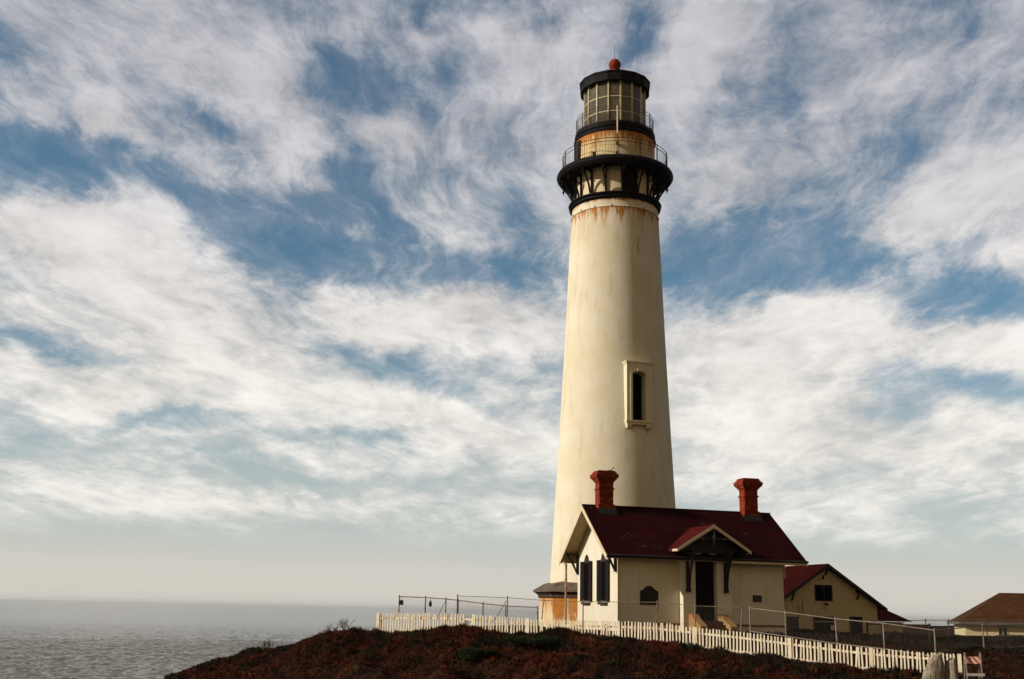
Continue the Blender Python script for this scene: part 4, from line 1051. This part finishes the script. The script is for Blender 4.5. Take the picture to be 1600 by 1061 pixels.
weathered('weathered_timber', 'smaller rounded weathered timber beside the barricade', [(15.98,-2.6),(16.02,-1.9),(16.05,-1.47),(16.16,-1.37),(16.30,-1.36),(16.37,-1.50),(16.40,-1.8),(16.42,-2.6)], 42.15, .42, .02)

# ------------------------------------------------------------------ plants
def build_iceplant():
    n = 150000
    s_ = rng.uniform(-15.5, 30.5, n); t_ = np.abs(rng.normal(0, 1, n))*2.6 - .25
    t_ = np.where(s_ > 27.3, rng.uniform(-.3, 6, n), t_)
    x = FA[0]+FD[0]*s_+FN[0]*t_; y = FA[1]+FD[1]*s_+FN[1]*t_
    keep = (fbm(s_*1.4, t_*1.9, 3, 31) > -.24) & (t_ < 8.)
    x, y = x[keep], y[keep]; z = ground(x, y)
    clump = fbm(x*2.2, y*2.2, 3, 17)
    z = z - .02; L = rng.uniform(.06, .15, len(x))*(1+1.6*np.maximum(clump, 0)*2); W = rng.uniform(.02, .05, len(x))
    e = .15; gx = (ground(x+e, y)-ground(x-e, y))/(2*e); gy = (ground(x, y+e)-ground(x, y-e))/(2*e)
    N = np.stack([-gx, -gy, np.ones_like(gx)*.4], 1)*.8
    o = leaf_mesh('ice_plant', np.stack([x, y, z], 1), N, L, W, M_ICE, .5, .8, .2)
    tag(o, 'reddish ice plant and low scrub covering the seaward slope', 'ground cover', kind='stuff')
build_iceplant()
def build_slope_scrub():
    n = 60000
    s_ = rng.uniform(-14, 30, n); t_ = np.abs(rng.normal(0, 1, n))*2.4 - .35
    md = sum(np.exp(-((s_-ms)/rs)**2-((t_-mt)/rt)**2) for ms, mt, rs, rt, h in MOUNDS[:2])
    f = fbm(s_*.55, t_*.9, 4, 61)
    k = (f + .30*md + .08*(t_ < .25) - .03*(s_ < 0) + .05*sstep(s_, 13, 20) > .10) & (t_ < 8)
    s_, t_ = s_[k], t_[k]; f = f[k]
    x = FA[0]+FD[0]*s_+FN[0]*t_; y = FA[1]+FD[1]*s_+FN[1]*t_; m_ = len(x)
    tall = 1 + 1.8*np.maximum(fbm(x*1.7, y*1.7, 3, 67), 0)*2
    o = leaf_mesh('slope_scrub', np.stack([x, y, ground(x, y)-.02], 1), np.zeros((m_, 3)), rng.uniform(.08, .20, m_)*tall, rng.uniform(.02, .045, m_), M_SCRUB2, .7, .75, .2)
    tag(o, 'dark green and black scrub in patches over the red slope', 'ground cover', kind='stuff')
M_SCRUB2 = leafmat('slope_scrub_leaves', ((.012, .011, .006), (.020, .022, .008), (.034, .016, .008), (.012, .010, .006)), .9)
build_slope_scrub()
def build_scrub():
    n = 70000
    x = rng.uniform(8, 60, n); y = rng.uniform(47, 105, n)
    s_ = (x-FA[0])*FD[0]+(y-FA[1])*FD[1]; t_ = (x-FA[0])*FN[0]+(y-FA[1])*FN[1]
    lx = (x-20.91)*math.cos(CT)+(y-75)*math.sin(CT); ly = -(x-20.91)*math.sin(CT)+(y-75)*math.cos(CT)
    cxl = (x-5.81)*math.cos(CT)+(y-60)*math.sin(CT); cyl = -(x-5.81)*math.sin(CT)+(y-60)*math.cos(CT)
    ok = (t_ < -1.2) & ~((lx > -4.2) & (lx < 7.3) & (ly > -.3) & (ly < 8)) & ~((cxl > -2) & (cxl < 11) & (cyl > -2.6)) & (fbm(x*.5, y*.5, 3, 41) > -.16)
    x, y = x[ok], y[ok]; z = ground(x, y)-.02; m_ = len(x)
    cl = (1+1.2*np.maximum(fbm(x*.9, y*.9, 3, 43), 0)*2)*np.where(y > 64, .45, 1)
    o = leaf_mesh('scrub', np.stack([x, y, z], 1), np.zeros((m_, 3)), rng.uniform(.10, .26, m_)*cl, rng.uniform(.03, .07, m_), M_SHRUB, .6, .8, .2)
    tag(o, 'dark low scrub between the fences and the far buildings', 'ground cover', kind='stuff')
build_scrub()
def bush(label, x, y, rx, ry, h, n, mat, name='bush', leaf=.12, group='bushes by the buildings'):
    g = gz(x, y); lob = [(rng.normal(0, .42)*rx, rng.normal(0, .42)*ry, rng.uniform(.0, .72)*h, rng.uniform(.30, .55)) for _ in range(9)]
    P = []
    while len(P) < n:
        lx, ly, lz, lr = lob[rng.integers(len(lob))]; d = rng.normal(size=3); d /= np.linalg.norm(d); rr = rng.uniform(.55, 1.)**.5
        p = (lx+d[0]*rx*lr*rr, ly+d[1]*ry*lr*rr, lz+d[2]*h*lr*rr*.7)
        if p[2] > -.12: P.append(p)
    P = np.array(P)
    o = thing(name, (x, y, g), 0, label, 'bush', group)
    lf_ = leaf_mesh('foliage', P, P*np.array([.5/rx, .5/ry, .4/h]), rng.uniform(.6, 1.2, n)*leaf, rng.uniform(.3, .5, n)*leaf, mat, .3, .8, .2); lf_.parent = o
    mb = MB()
    for lx, ly, lz, lr in lob[:6]: mb.tube((0, 0, -.1), (lx*.5, ly*.5, lz*.6), .035, .02, 5).tube((lx*.5, ly*.5, lz*.6), (lx, ly, lz+h*.1), .02, .006, 5)
    mb.build('stem', M_TWIG, o)
    o.children[-1].location = (0, 0, 0)
    return o
for (px_, Y, w_, top, lab, mt) in ((1257, 70.5, 1.1, 992, 'low dark bush before the mesh door of the shed', M_SHRUB), (1287, 70.2, 1.5, 986, 'dark bush under the wide shed window', M_SHRUB), (1316, 69.5, 1.3, 988, 'dark bush between the two ground floor shed windows', M_SHRUB), (1348, 69.3, 1.5, 985, 'bush under the curtained shed window', M_SHRUB), (1384, 70., 1.4, 985, 'bush below the maroon wing roof of the shed', M_SHRUB),
        (1413, 69., 1.1, 978, 'tallest dark bush just right of the shed wing', M_SHRUB), (1437, 70., 1.2, 984, 'bush left of the thick dark end post', M_SHRUB), (1470, 68., 1.5, 985, 'broad dark bush between the end post and the far house', M_SHRUB), (1503, 74., 1.5, 990, 'low bush before the left corner of the yellow house', M_SHRUB), (1527, 70., .7, 984, 'narrow upright bush against the yellow house wall', M_SHRUB), (1560, 74., 1.7, 989, 'wide bush before the middle of the yellow house', M_SHRUB), (1594, 72., 1.3, 985, 'dark bush before the yellow house at the right edge', M_SHRUB)):
    p = at(px_, top, Y); h_ = max(.3, (p.z-gz(p.x, Y))*.58); bush(lab, p.x, Y, w_, 1.0, h_, 2200, mt)
for (sv, t_, rx, h_, lab) in ((9.2, 1.7, 1.6, .42, 'green bush on the slope below the tower base'), (7.3, 3.2, .9, .4, 'small green bush near the bottom edge of the slope')):
    p = fpt(sv, t_); bush(lab, p[0], p[1], rx, .8, h_, 5000, M_GREENSHRUB, 'green_bush', .09, 'green bushes on the slope')
def twig_shrub(label, x, y, h, spread, n):
    g = gz(x, y); mb = MB()
    def grow(p, d, L, r, lv):
        q = p + d*L; mb.tube(p, q, r, r*.6, 4)
        if lv == 0: return
        for _ in range(random.choice((2, 3, 3))):
            e = (d + Vector((random.gauss(0, .5), random.gauss(0, .5), random.gauss(.12, .3)))).normalized(); grow(p.lerp(q, random.uniform(.5, 1)), e, L*random.uniform(.5, .85), r*.6, lv-1)
    for _ in range(n):
        d = Vector((random.gauss(0, spread), random.gauss(0, spread), 1)).normalized(); grow(Vector((random.gauss(0, .08), random.gauss(0, .08), -.1)), d, h*.42, .016, 3)
    o = mb.build('dry_shrub', M_TWIG); o.location = (x, y, g); tag(o, label, 'shrub', 'dry shrubs on the skyline of the slope')
for (px_, Y, h_, sp, n, lab) in ((418, 61.3, .62, .55, 9, 'lowest and densest dry twiggy shrub against the sea'), (508, 60., .60, .5, 5, 'sparse dry shrub on the middle of the slope against the sea'), (519, 59.8, .72, .45, 4, 'wispy shrub just uphill of the sparse one'), (541, 59.5, .85, .4, 6, 'tallest dry shrub upright on the slope against the sea'), (557, 59.2, .40, .5, 3, 'small low shrub between the tallest shrub and the fence'), (579, 58.8, .50, .45, 4, 'dry shrub right beside the left end of the pickets')):
    p = at(px_, 1000, Y)
    for _ in range(6):                                          # slide along the sight line onto the crest
        Y -= ((p.x-FA[0])*FN[0] + (p.y-FA[1])*FN[1])/FN[1]; Y = float(np.clip(Y, 56, 66)); p = at(px_, 1000, Y)
    twig_shrub(lab, p.x, Y-.1, h_*1.15, sp, n+2)
